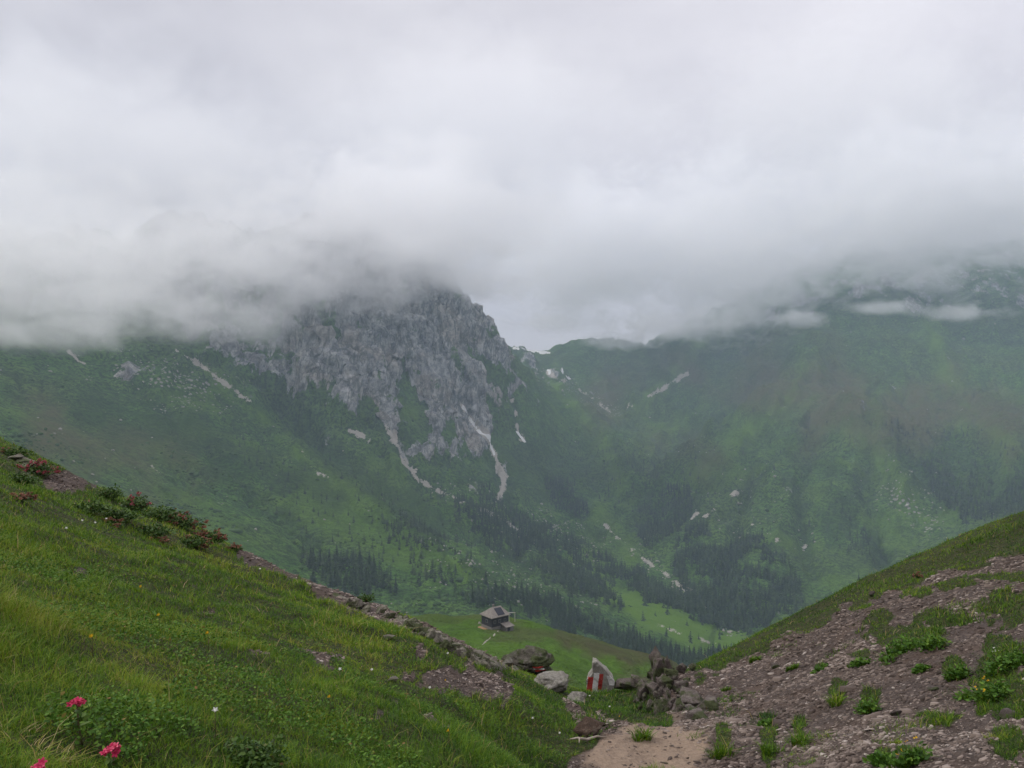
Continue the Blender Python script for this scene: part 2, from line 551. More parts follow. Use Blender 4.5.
# ---- far land material
def far_material():
    m, nt, b = new_mat('alpine_slopes')
    p = pos(nt)
    big = noise(nt, p, 0.006, 5, 0.55)
    med = noise(nt, p, 0.03, 6, 0.65)
    fin = noise(nt, p, 0.16, 5, 0.7)
    ff = noise(nt, p, 0.55, 4, 0.7)
    g = ramp(nt, med, [(0.3, (0.036, 0.080, 0.022)), (0.5, (0.072, 0.155, 0.032)), (0.7, (0.125, 0.22, 0.045))])
    g = mix(nt, math_(nt, 'MULTIPLY', ramp(nt, big, [(0.45, 0.0), (0.65, 1.0)]), 0.4), g, (0.10, 0.13, 0.04))
    # tufts and dwarf shrubs
    sh = ramp(nt, math_(nt, 'ADD', math_(nt, 'MULTIPLY', fin, 0.6), math_(nt, 'MULTIPLY', ff, 0.4)), [(0.45, 1.0), (0.54, 0.0)])
    g = mix(nt, math_(nt, 'MULTIPLY', sh, 0.9), g, (0.020, 0.040, 0.016))
    g = mix(nt, math_(nt, 'MULTIPLY', attr(nt, 'lush'), 0.9), g, mix(nt, math_(nt, 'ADD', math_(nt, 'MULTIPLY', ff, 0.6), math_(nt, 'MULTIPLY', med, 0.4)), (0.045, 0.105, 0.012), (0.15, 0.26, 0.030)))
    # darker alder scrub
    g = mix(nt, math_(nt, 'MULTIPLY', attr(nt, 'scrub'), 0.52), g, mix(nt, fin, (0.012, 0.028, 0.012), (0.03, 0.055, 0.02)))
    # brown heath
    g = mix(nt, math_(nt, 'MULTIPLY', math_(nt, 'MULTIPLY', attr(nt, 'heath'), ramp(nt, med, [(0.3, 0.4), (0.55, 1.0)])), 0.95), g, mix(nt, fin, (0.055, 0.055, 0.028), (0.12, 0.115, 0.055)))
    # rock
    v = nt.nodes.new('ShaderNodeTexVoronoi')
    v.inputs['Scale'].default_value = 0.05
    L(nt, scalev(nt, p, (1.2, 0.6, 0.8)), v.inputs['Vector'])
    r = ramp(nt, noise(nt, scalev(nt, p, (1, 0.5, 0.6), (0, R(28), R(20))), 0.07, 8, 0.72, 0.6), [(0.32, (0.06, 0.063, 0.067)), (0.42, (0.19, 0.192, 0.196)), (0.54, (0.35, 0.35, 0.345)), (0.68, (0.56, 0.55, 0.525))])
    r = mix(nt, math_(nt, 'MULTIPLY', ramp(nt, noise(nt, p, 0.012, 5, 0.6), [(0.5, 0.0), (0.62, 1.0)]), 0.35), r, (0.33, 0.26, 0.18))
    # grass ledges creep into the crag
    rm = math_(nt, 'ADD', attr(nt, 'rock'), math_(nt, 'MULTIPLY', math_(nt, 'SUBTRACT', noise(nt, scalev(nt, p, (1.3, 0.6, 0.7), (0, R(28), R(20))), 0.018, 7, 0.62), 0.5), 3.0))
    rm = ramp(nt, rm, [(0.57, 0.0), (0.66, 1.0)])
    ed = nt.nodes.new('ShaderNodeTexVoronoi')
    ed.feature = 'DISTANCE_TO_EDGE'
    ed.inputs['Scale'].default_value = 0.028
    wv = N(nt, 'ShaderNodeVectorMath', operation='MULTIPLY_ADD')
    L(nt, noise(nt, p, 0.03, 4, 0.6, 0, 'Color'), wv.inputs[0])
    wv.inputs[1].default_value = (40, 40, 40)
    L(nt, scalev(nt, p, (1.3, 0.6, 0.7)), wv.inputs[2])
    L(nt, wv.outputs[0], ed.inputs['Vector'])
    n_a = noise(nt, scalev(nt, p, (1.7, 0.55, 0.55), (0, R(28), R(20))), 0.016, 7, 0.62, 0.9)
    n_b = noise(nt, scalev(nt, p, (1.2, 0.8, 0.9)), 0.05, 5, 0.6, 0.6)
    cr = math_(nt, 'MAXIMUM', ramp(nt, math_(nt, 'ABSOLUTE', math_(nt, 'SUBTRACT', n_a, 0.5)), [(0.005, 1.0), (0.04, 0.0)]), math_(nt, 'MULTIPLY', ramp(nt, math_(nt, 'ABSOLUTE', math_(nt, 'SUBTRACT', n_b, 0.5)), [(0.005, 1.0), (0.03, 0.0)]), 0.7))
    cr = math_(nt, 'MAXIMUM', cr, math_(nt, 'MULTIPLY', ramp(nt, ed.outputs['Distance'], [(0.02, 1.0), (0.07, 0.0)]), 0.35))
    r = mix(nt, math_(nt, 'MULTIPLY', cr, 0.8), r, mix(nt, fin, (0.03, 0.042, 0.028), (0.07, 0.075, 0.06)))
    c = mix(nt, rm, g, r)
    # scattered pale boulders
    vb = nt.nodes.new('ShaderNodeTexVoronoi')
    vb.inputs['Scale'].default_value = 0.11
    L(nt, p, vb.inputs['Vector'])
    bl = ramp(nt, math_(nt, 'ADD', vb.outputs['Distance'], math_(nt, 'MULTIPLY', math_(nt, 'SUBTRACT', 1.0, attr(nt, 'boulders')), 0.5)), [(0.28, 1.0), (0.36, 0.0)])
    c = mix(nt, bl, c, mix(nt, fin, (0.16, 0.155, 0.135), (0.36, 0.34, 0.31)))
    # scree and gravel runs
    sc = ramp(nt, math_(nt, 'ADD', attr(nt, 'scree'), math_(nt, 'MULTIPLY', math_(nt, 'SUBTRACT', math_(nt, 'MULTIPLY', math_(nt, 'ADD', ff, fin), 0.5), 0.5), 2.6)), [(0.48, 0.0), (0.62, 1.0)])
    c = mix(nt, sc, c, mix(nt, fin, (0.26, 0.235, 0.20), (0.55, 0.51, 0.45)))
    sn = ramp(nt, attr(nt, 'snow'), [(0.45, 0.0), (0.55, 1.0)])
    c = mix(nt, sn, c, (0.78, 0.78, 0.76))
    L(nt, c, b.inputs['Base Color'])
    b.inputs['Roughness'].default_value = 1.0
    b.inputs['Specular IOR Level'].default_value = 0.1
    hgt = math_(nt, 'ADD', math_(nt, 'MULTIPLY', fin, 1.0), math_(nt, 'MULTIPLY', ff, 0.5))
    bump(nt, b, math_(nt, 'ADD', hgt, math_(nt, 'MULTIPLY', med, 1.5)), 1.0, 6.0)
    return m


M_FAR = far_material()

# ------------------------------------------------------------------ far land mesh
cols = np.concatenate([np.arange(-700, -80, 14), np.arange(-80, 1106, 2.0), np.arange(1106, 1600, 14)])
rows = np.concatenate([np.exp(np.arange(math.log(40), math.log(600), 0.014)), np.exp(np.arange(math.log(600), math.log(1350), 0.0055)),
                       np.exp(np.arange(math.log(1350), math.log(2150), 0.0022)), np.exp(np.arange(math.log(2150), math.log(3300), 0.005)), np.exp(np.arange(math.log(3300), math.log(4600), 0.03))])
PXg, Dg = np.meshgrid(cols, rows)
Xg = (PXg - 512) / FPX * Dg
Zg = land_z(Xg, Dg)
Fg = 384 - Zg / Dg * FPX
RK = rockmask(PXg, dip(PXg, Dg), Dg)
V = np.stack([Xg, Dg, Zg], -1)
# crags: push in and out along the normal
du = np.gradient(V, axis=1)
dv = np.gradient(V, axis=0)
nrm = np.cross(du, dv)
nrm /= np.linalg.norm(nrm, axis=-1, keepdims=True) + 1e-9
disp = RK * (13 * ridged(Xg / 48, Dg / 60, Zg / 80, 5, 0.6) + 2.0 * fbm(Xg / 7, Dg / 7, Zg / 9, 2))
V = V + nrm * disp[..., None]


def near_line(lines, soft, wob=2.6, sc=7.0):
    m = np.zeros(PXg.shape)
    for line in lines:
        dd = polydist(PXg, Fg, line) + wob * fbm(PXg / sc, Fg / sc, 6.1, 3)
        m = np.maximum(m, sstep(soft, -soft, dd))
    return m * sstep(600, 720, Dg)


scree = 0.92 * near_line([
    [(457, 402, 1.5), (470, 422, 2.8), (483, 437, 3.2), (494, 455, 3.6), (501, 470, 3.6), (504, 484, 3.4), (500, 497, 2), (508, 512, 0.8)],
    [(512, 400, 1), (514, 415, 2), (517, 430, 2.5), (525, 442, 2)],
    [(350, 430, 1.2), (362, 436, 1.8), (371, 447, 0.8)],
    [(384, 426, 0.6), (396, 445, 1.2), (405, 462, 1.3), (418, 480, 1.2), (440, 492, 1.0), (478, 508, 0.6)],
    [(480, 508, 1.2), (520, 530, 1.2), (540, 545, 0.8)],
    [(440, 343, 0.8), (446, 330, 1)],
    [(630, 406, 1.2), (660, 390, 1.6), (688, 373, 1.6)],
    [(545, 372, 0.3), (580, 390, 0.7), (610, 412, 0.5)],
    [(598, 520, 0.6), (640, 556, 0.6), (668, 576, 0.9), (690, 593, 1.3), (706, 606, 1.2), (730, 618, 0.6)],
    [(650, 622, 0.3), (680, 633, 0.4), (716, 643, 0.3)],
    [(751, 525, 1.1), (762, 517, 0.6)], [(706, 515, 1.1), (720, 505, 0.7)], [(731, 494, 0.6), (747, 490, 0.5)], [(776, 540, 0.4), (784, 537, 0.4)], [(690, 520, 0.4), (697, 512, 0.4)], [(800, 548, 0.3), (808, 545, 0.3)],
    [(176, 350, 0.8), (205, 368, 1.2), (225, 386, 1.5), (250, 402, 0.8)],
    [(60, 345, 1), (85, 366, 1.5)],
    [(303, 452, 0.2), (307, 468, 0.2), (330, 478, 0.1)], [(152, 466, 0.6), (160, 474, 0.4)],
], 2.2)
snow = 0.9 * near_line([[(776, 407, 0.2), (779, 410, 0.2)], [(548, 373, 1.3), (550, 374, 1)], [(561, 366, 0.7), (563, 376, 0.9), (558, 371, 0.8)], [(566, 378, 1.4), (571, 379, 0.8)], [(513, 349, 0.8), (549, 353, 1.4)],
                  [(459, 407, 0.8), (470, 422, 1.5), (483, 437, 1.8), (494, 455, 1.8)], [(517, 432, 1.4), (525, 442, 1.2)]], 0.8, 0.3)
heath = near_line([[(690, 375, 12), (760, 375, 18), (830, 395, 30), (930, 412, 24), (1040, 430, 18)], [(660, 440, 18), (690, 455, 12)], [(640, 380, 25), (610, 400, 14)], [(150, 470, 30), (60, 440, 30)]], 30, 26, 40)
scrub = near_line([[(100, 420, 22), (250, 450, 20), (330, 490, 20)], [(290, 420, 12), (350, 470, 12), (420, 520, 20)], [(480, 460, 14), (560, 470, 25), (620, 470, 18)], [(640, 500, 20), (690, 510, 12)],
                   [(900, 450, 22), (980, 480, 30), (1040, 500, 30)], [(830, 480, 14), (850, 530, 16), (880, 570, 14)], [(860, 560, 10), (780, 470, 6)], [(600, 340, 15), (700, 350, 18)]], 14, 16, 22)
lush = 1.2 * near_line([[(605, 592, 9), (650, 614, 15), (700, 636, 16), (760, 652, 14)], [(575, 560, 5), (610, 590, 7)]], 8, 5, 20)
heath = np.maximum(heath, 0.6 * sstep(560, 380, Dg) * sstep(-0.1, 0.5, fbm(Xg / 16, Dg / 16, 9.0, 4)))
heath = np.maximum(heath, sstep(560, 380, Dg) * sstep(14, 0, polydist(PXg, Fg, [(560, 634, 1), (600, 645, 3), (650, 657, 5), (690, 668, 5)]) + 5 * fbm(PXg / 9, Fg / 9, 1, 2)))
lush = np.maximum(lush, sstep(560, 380, Dg) * (0.75 + 0.2 * fbm(Xg / 20, Dg / 20, 0, 3)))
lush = np.maximum(lush, 0.55 * near_line([[(800, 385, 3), (765, 420, 5), (715, 460, 6), (674, 492, 6)], [(842, 415, 3), (880, 452, 6), (906, 498, 6)], [(330, 500, 30), (430, 560, 20)], [(600, 510, 8), (630, 560, 8)]], 10, 8, 20))
for amp, wid, line in RIBS:
    q = polydist(PXg, Fg, [(a, b, 0) for a, b in line]) + 4 * fbm(PXg / 9, Fg / 9, 2.9, 3)
    e = np.exp(-(q / (wid * 0.7)) ** 2) * sstep(600, 750, Dg)
    if amp > 0:
        lush = np.maximum(lush, np.clip(0.62 + 0.5 * fbm(Xg / 40, Dg / 60, 8.0, 4), 0, 1) * e)
        scrub *= 1 - 0.8 * e
    else:
        scrub = np.maximum(scrub, 0.9 * e)
mid = sstep(120, 150, Dg) * sstep(300, 260, Dg)
scree = np.maximum(scree, mid * 0.85 * sstep(0.9, -0.3, polydist(PXg, Fg, [(498, 631, 0.3), (489, 639, 0.35), (484, 643, 0.3), (477, 649, 0.4)]) + 0.5 * fbm(PXg / 3, Fg / 3, 1.0, 2)))
heath = np.maximum(heath, mid * 0.9 * sstep(1.1, 0.6, np.hypot((PXg - 496) / 17, (Fg - 627) / 5.5) + 0.3 * fbm(PXg / 4, Fg / 3, 2.0, 2)))
CH = channels(PXg, Fg) * sstep(650, 800, Dg)
scrub = np.maximum(scrub, 0.75 * CH * (PXg < 960))
lush = np.maximum(lush, 0.4 * sstep(0.2, 0.7, fbm(Xg / 70, Dg / 70, 12.0, 4)) * (1 - CH) * sstep(650, 800, Dg) * (Fg > 390))
bould = near_line([[(110, 365, 8), (180, 380, 22), (240, 400, 12)], [(540, 370, 6), (610, 410, 7)], [(500, 500, 8), (590, 540, 10)], [(880, 490, 12), (930, 520, 14)]], 16, 10, 20)
bould = np.maximum(bould, 0.34 * (0.5 + 0.5 * fbm(Xg / 120, Dg / 120, 5, 3)) * sstep(650, 900, Dg))
far_obj = mesh_obj('valley_slopes', V.reshape(-1, 3), grid_faces(*PXg.shape), M_FAR,
                   attrs={k: a.ravel() for k, a in dict(rock=RK, scree=scree, snow=snow, heath=heath, scrub=scrub, lush=lush, boulders=bould).items()})
tag(far_obj, 'green and rocky mountain slopes around the valley', 'terrain', kind='structure')


# ------------------------------------------------------------------ near land: meadow, scree and path
SCREE = [(694, 676), (722, 664), (752, 650), (778, 637), (805, 625), (838, 608), (870, 597), (905, 583), (950, 573), (1000, 562), (1060, 552), (1400, 500), (1700, 600), (1700, 1400), (470, 1400), (520, 800), (560, 768), (590, 752),
         (612, 738), (640, 729), (672, 726), (676, 712), (650, 706), (640, 690), (648, 668), (664, 655), (682, 672)]
TURF = [(905, 640, 42, 13), (880, 628, 14, 9), (945, 622, 30, 6), (1010, 610, 26, 17), (1005, 690, 40, 26), (1000, 655, 22, 18), (915, 597, 22, 9), (955, 590, 24, 7), (1000, 580, 40, 6), (860, 606, 16, 6), (820, 668, 7, 5),
        (838, 690, 9, 12), (800, 728, 7, 14), (768, 742, 9, 16), (722, 742, 9, 16), (767, 718, 8, 6), (870, 700, 12, 9), (912, 752, 15, 11), (940, 714, 18, 6), (883, 755, 9, 6), (953, 670, 11, 8), (862, 657, 12, 5), (1010, 740, 20, 22)]
BARE = [[(300, 640, 1), (318, 648, 2), (340, 652, 1)], [(190, 600, 0), (205, 604, 1), (222, 603, 0)], [(330, 688, 1), (352, 696, 2)], [(430, 716, 1), (446, 720, 2)], [(280, 720, 0), (296, 724, 1)], [(60, 560, 0), (85, 566, 1)], [(402, 671, 2), (430, 672, 5), (470, 679, 8), (496, 690, 9), (508, 700, 5)],
        [(232, 547, 1), (262, 562, 4), (300, 578, 5), (340, 598, 5), (376, 610, 6), (410, 627, 6), (440, 641, 8), (470, 654, 8), (510, 666, 5)],
        [(50, 482, 6), (70, 484, 8), (92, 482, 5)], [(375, 700, 4), (395, 698, 5)], [(378, 718, 3), (386, 712, 3)], [(258, 648, 6), (262, 650, 3)], [(320, 655, 3), (330, 660, 3)],
        [(560, 700, 1), (580, 722, 8), (606, 730, 12), (640, 736, 10)], [(420, 655, 2), (436, 664, 2)]]


def soil_of(px, py, d, x, y):
    dd = polydist(px, py, [(a, b, 0) for a, b in SCREE + SCREE[:1]])
    dd = np.where(inpoly(px, py, SCREE), -dd, dd)
    wob = 9 * fbm(px / 16, py / 9, 8.8, 3)
    s = sstep(5, -5, dd + wob)
    for cx, cy, rx, ry in TURF:
        r = np.hypot((px - cx) / rx, (py - cy) / ry) + 0.35 * fbm(px / 9, py / 6, 1.2, 3)
        s = np.minimum(s, sstep(0.75, 1.15, r))
    for line in BARE:
        s = np.maximum(s, sstep(4, -4, polydist(px, py, line) + 5 * fbm(px / 10, py / 7, 3.7, 3)))
    return s * sstep(40, 30, d)


def path_of(px, py):
    return sstep(16, -14, polydist(px, py, [(625, 775, 40), (668, 752, 34), (694, 742, 16)]) + 9 * fbm(px / 14, py / 9, 2.7, 3))


nc = np.concatenate([np.arange(-750, -90, 12), np.arange(-90, 1116, 2.5), np.arange(1116, 1630, 12)])
nr = np.concatenate([np.exp(np.arange(math.log(1.15), math.log(26), 0.0075)), np.exp(np.arange(math.log(26), math.log(41), 0.03))])
PXn, Dn = np.meshgrid(nc, nr)
Xn = (PXn - 512) / FPX * Dn
Zn = land_z(Xn, Dn)
PYn = 384 - Zn / Dn * FPX
PYs = dip(PXn, Dn)
SO = soil_of(PXn, PYs, Dn, Xn, Dn)
PA = path_of(PXn, PYs) * SO
Zn = Zn + SO * (0.035 * ridged(Xn / 0.5, Dn / 0.5, 0.3, 4) - 0.03)
# a scoured hollow under the turf edge beside the path
Zn = Zn - 0.14 * sstep(1.1, 0.4, np.hypot((PXn - 600) / 42, (PYs - 724) / 13))


def near_material():
    m, nt, b = new_mat('meadow_ground')
    p = pos(nt)
    a = noise(nt, p, 1.3, 5, 0.6)
    c = noise(nt, p, 9.0, 5, 0.7)
    f = noise(nt, p, 45.0, 4, 0.7)
    g = ramp(nt, c, [(0.35, (0.016, 0.022, 0.006)), (0.55, (0.04, 0.045, 0.012)), (0.7, (0.085, 0.07, 0.03))])
    st = nt.nodes.new('ShaderNodeTexVoronoi')
    st.inputs['Scale'].default_value = 16
    L(nt, scalev(nt, p, (0.7, 1, 1.6)), st.inputs['Vector'])
    s = ramp(nt, math_(nt, 'ADD', math_(nt, 'MULTIPLY', c, 0.5), math_(nt, 'MULTIPLY', f, 0.5)), [(0.36, (0.022, 0.016, 0.012)), (0.5, (0.062, 0.047, 0.039)), (0.66, (0.14, 0.112, 0.096))])
    s = mix(nt, 0.45, s, mix(nt, st.outputs['Color'], (0.045, 0.034, 0.028), (0.13, 0.10, 0.088)))
    s = mix(nt, math_(nt, 'MULTIPLY', ramp(nt, a, [(0.5, 0.0), (0.65, 1.0)]), 0.4), s, (0.13, 0.085, 0.06))
    pt_ = mix(nt, f, (0.20, 0.14, 0.095), (0.42, 0.32, 0.235))
    s = mix(nt, math_(nt, 'MULTIPLY', attr(nt, 'path'), 0.85), s, pt_)
    k = ramp(nt, math_(nt, 'ADD', attr(nt, 'soil'), math_(nt, 'MULTIPLY', math_(nt, 'SUBTRACT', c, 0.5), 0.7)), [(0.42, 0.0), (0.56, 1.0)])
    L(nt, mix(nt, k, g, s), b.inputs['Base Color'])
    b.inputs['Roughness'].default_value = 0.95
    hh = math_(nt, 'ADD', math_(nt, 'MULTIPLY', st.outputs['Distance'], 0.8), math_(nt, 'ADD', math_(nt, 'MULTIPLY', c, 0.8), math_(nt, 'MULTIPLY', f, 0.4)))
    bump(nt, b, hh, 1.0, 0.05)
    return m


M_NEAR = near_material()
# split by what it is, one shared material so that the pieces meet without a seam
Vn = np.stack([Xn, Dn, Zn], -1).reshape(-1, 3)
Fn = grid_faces(*PXn.shape)
so_f = SO.ravel()[Fn].mean(1)
pa_f = PA.ravel()[Fn].mean(1)
right_f = PXn.ravel()[Fn].mean(1) + (PYs.ravel()[Fn].mean(1) - 700) * 0.0 > 610
kinds = np.where(so_f < 0.5, 0, np.where(pa_f > 0.5, 2, np.where(right_f, 1, 3)))
for k, (nm, lb) in enumerate([('meadow', 'green alpine meadow sloping down to the saddle'), ('scree_slope', 'purple grey shale scree on the right hand slope'),
                              ('footpath', 'trodden tan footpath through the saddle'), ('bare_earth', 'bare stony earth along the edge of the meadow')]):
    fs = Fn[kinds == k]
    u, inv = np.unique(fs, return_inverse=True)
    o = mesh_obj(nm, Vn[u], inv.reshape(fs.shape).astype(np.int32), M_NEAR, attrs=dict(soil=SO.ravel()[u], path=PA.ravel()[u]))
    tag(o, lb, 'ground', kind='structure')
# the slope continues behind the standpoint
bx, by = np.meshgrid(np.linspace(-60, 60, 61), np.linspace(-60, 1.25, 32))
bz = land_z(bx, np.full(bx.shape, 1.25)) * 0
bz = -0.93 * 0 - 1.06 - 0.377 * np.clip(bx, -40, 6) + 0.1 * np.clip(bx - 2, 0, 60) - 0.27 * np.clip(by, -30, 2) - 0.12
o = mesh_obj('slope', np.stack([bx, by, bz], -1).reshape(-1, 3), grid_faces(*bx.shape), M_NEAR, attrs=dict(soil=np.zeros(bx.size), path=np.zeros(bx.size)))
tag(o, 'grass slope continuing uphill behind the viewpoint', 'ground', kind='structure')


# ------------------------------------------------------------------ grass
def leaf_material(name, stops, transl=0.25, rough=0.6):
    m, nt, b = new_mat(name)
    c = ramp(nt, attr(nt, 'tint'), stops)
    L(nt, c, b.inputs['Base Color'])
    b.inputs['Roughness'].default_value = rough
    b.inputs['Specular IOR Level'].default_value = 0.2
    if transl:
        t = nt.nodes.new('ShaderNodeBsdfTranslucent')
        L(nt, c, t.inputs['Color'])
        mx = nt.nodes.new('ShaderNodeMixShader')
        mx.inputs[0].default_value = transl
        L(nt, b.outputs[0], mx.inputs[1])
        L(nt, t.outputs[0], mx.inputs[2])
        L(nt, mx.outputs[0], nt.nodes['Material Output'].inputs['Surface'])
    return m


M_GRASS = leaf_material('grass_blades', [(0.0, (0.014, 0.045, 0.003)), (0.3, (0.054, 0.130, 0.005)), (0.55, (0.130, 0.232, 0.009)), (0.75, (0.225, 0.268, 0.022)), (0.9, (0.27, 0.215, 0.06)), (1.0, (0.44, 0.34, 0.18))])


def blades(base, h, w, lean, az, tint, rg):
    n = len(base)
    side = np.stack([np.cos(az), np.sin(az), np.zeros(n)], -1)
    la = az + np.pi / 2 + rg.normal(0, 0.6, n)
    ld = np.stack([np.cos(la), np.sin(la), np.zeros(n)], -1)
    vs = []
    for t, ww in ((0.0, 1.0), (0.55, 0.8), (1.0, 0.12)):
        c = base + np.array([0, 0, 1.0]) * (h * t * (1 - 0.35 * lean * t))[:, None] + ld * (h * lean * t * t)[:, None]
        vs += [c - side * (w * ww / 2)[:, None], c + side * (w * ww / 2)[:, None]]
    v = np.stack(vs, 1).reshape(-1, 3)
    i = np.arange(n)[:, None] * 6
    f = np.concatenate([i + np.array([[0, 1, 3, 2]]), i + np.array([[2, 3, 5, 4]])], 0)
    return v, f, np.repeat(tint, 6)


def scatter_grass(n, d0, d1, seed, px0=-90, px1=1114):
    rg = np.random.default_rng(seed)
    px = rg.uniform(px0, px1, n)
    d = np.exp(rg.uniform(math.log(d0), math.log(d1), n))
    x = (px - 512) / FPX * d
    py = dip(px, d)
    so = soil_of(px, py, d, x, d)
    so = np.where(px > 640, so - 0.75 * sstep(0.32, 0.62, fbm(x / 0.75, d / 0.75, 40.0, 4)), so)
    keep = (so < rg.uniform(0.1, 0.55, n)) & (py < 830)
    px, d, x, py, so = (q[keep] for q in (px, d, x, py, so))
    z = land_z(x, d)
    z -= 0.14 * sstep(1.1, 0.4, np.hypot((px - 600) / 42, (py - 724) / 13))
    n = len(x)
    cl = fbm(x / 0.9, d / 0.9, 0.5, 3)
    c2 = fbm(x / 0.22, d / 0.22, 2.5, 2)
    dry = fbm(x / 2.6, d / 2.6, 7.5, 3)
    h = 0.048 * np.exp(0.55 * cl + 0.5 * c2) * rg.lognormal(0, 0.25, n)
    lush = sstep(8, 3, d) * 0.25 + sstep(0, 0.6, cl) * 0.2 + 0.35 * (px > 540) * (py < 735) * (d < 17)
    h = h * (1 + 0.6 * lush) * np.where(px > 640, 0.9, 1.0)
    h = np.clip(h, 0.025, 0.2)
    stalk = rg.random(n) < 0.002
    h = np.where(stalk, rg.uniform(0.10, 0.18, n), h)
    w = np.maximum(0.0026, 0.0007 * d) * rg.uniform(0.7, 1.3, n)
    tint = 0.40 + 0.16 * dry + 0.17 * c2 + 0.10 * fbm(x / 0.09, d / 0.09, 4.0, 2) + rg.normal(0, 0.15, n) - 0.16 * sstep(0.2, 0.9, fbm(x / 1.7, d / 1.7, 11.0, 2))
    tint = tint - 0.1 * (px > 520) * (d < 17)
    yel = sstep(0.15, 0.7, dry) * (px < 480)
    tint = tint + 0.16 * yel
    tint = np.where(rg.random(n) < 0.03 + 0.09 * yel, rg.uniform(0.7, 1.0, n), np.clip(tint, 0, 0.8))
    tint = np.where(stalk, rg.uniform(0.8, 1.0, n), tint)
    base = np.stack([x, d, z - 0.01], -1)
    return base, h, w, rg.uniform(0.2, 1.35, n), rg.uniform(0, 2 * np.pi, n), tint, rg


GV, GF, GT = blades(*scatter_grass(640000, 1.7, 25, 11))
g = mesh_obj('meadow_grass', GV, GF, M_GRASS, attrs=dict(tint=GT), smooth=False)
tag(g, 'thick green and straw coloured mountain grass', 'grass', kind='stuff')

# low broad leaved herbs between the blades
M_HERB = leaf_material('herb_leaves', [(0.0, (0.025, 0.065, 0.008)), (0.5, (0.07, 0.16, 0.016)), (0.85, (0.15, 0.25, 0.03)), (1.0, (0.24, 0.15, 0.05))])


def leaf_quads(c, size, rg, up=0.6, aspect=0.55):
    """a small pointed leaf (6 corners as two quads) at each point c, random attitude"""
    n = len(c)
    a = rg.normal(0, 1, (n, 3))
    a[:, 2] = np.abs(a[:, 2]) * 0.6
    a /= np.linalg.norm(a, axis=1, keepdims=True)
    u = rg.normal(0, 1, (n, 3)) + np.array([0, 0, up * 2])
    b = np.cross(a, u)
    b /= np.linalg.norm(b, axis=1, keepdims=True) + 1e-9
    nn = np.cross(b, a)
    s = size[:, None]
    vs = [c, c + a * s * .35 + b * s * aspect * .5, c + a * s * .8 + b * s * aspect * .36 - nn * s * .08, c + a * s - nn * s * .12,
          c + a * s * .8 - b * s * aspect * .36 - nn * s * .08, c + a * s * .35 - b * s * aspect * .5]
    v = np.stack(vs, 1).reshape(-1, 3)
    i = np.arange(n)[:, None] * 6
    f = np.concatenate([i + np.array([[0, 1, 2, 3]]), i + np.array([[0, 3, 4, 5]])], 0)
    return v, f


def herbs(n, seed):
    b, h, w, le, az, t, rg = scatter_grass(n, 1.7, 9, seed, -90, 640)
    m = fbm(b[:, 0] / 0.5, b[:, 1] / 0.5, 21.0, 2) > 0.25
    b = b[m]
    k = len(b)
    c = b + np.stack([rg.normal(0, .01, k), rg.normal(0, .01, k), rg.uniform(0.02, 0.09, k)], -1)
    v, f = leaf_quads(c, rg.uniform(0.010, 0.024, k), rg)
    return v, f, np.repeat(np.clip(0.45 + rg.normal(0, .22, k), 0, 1), 6)


v, f, t = herbs(90000, 5)
g = mesh_obj('meadow_herbs', v, f, M_HERB, attrs=dict(tint=t), smooth=False)
tag(g, 'small leafy herbs growing between the grass blades', 'herbs', kind='stuff')


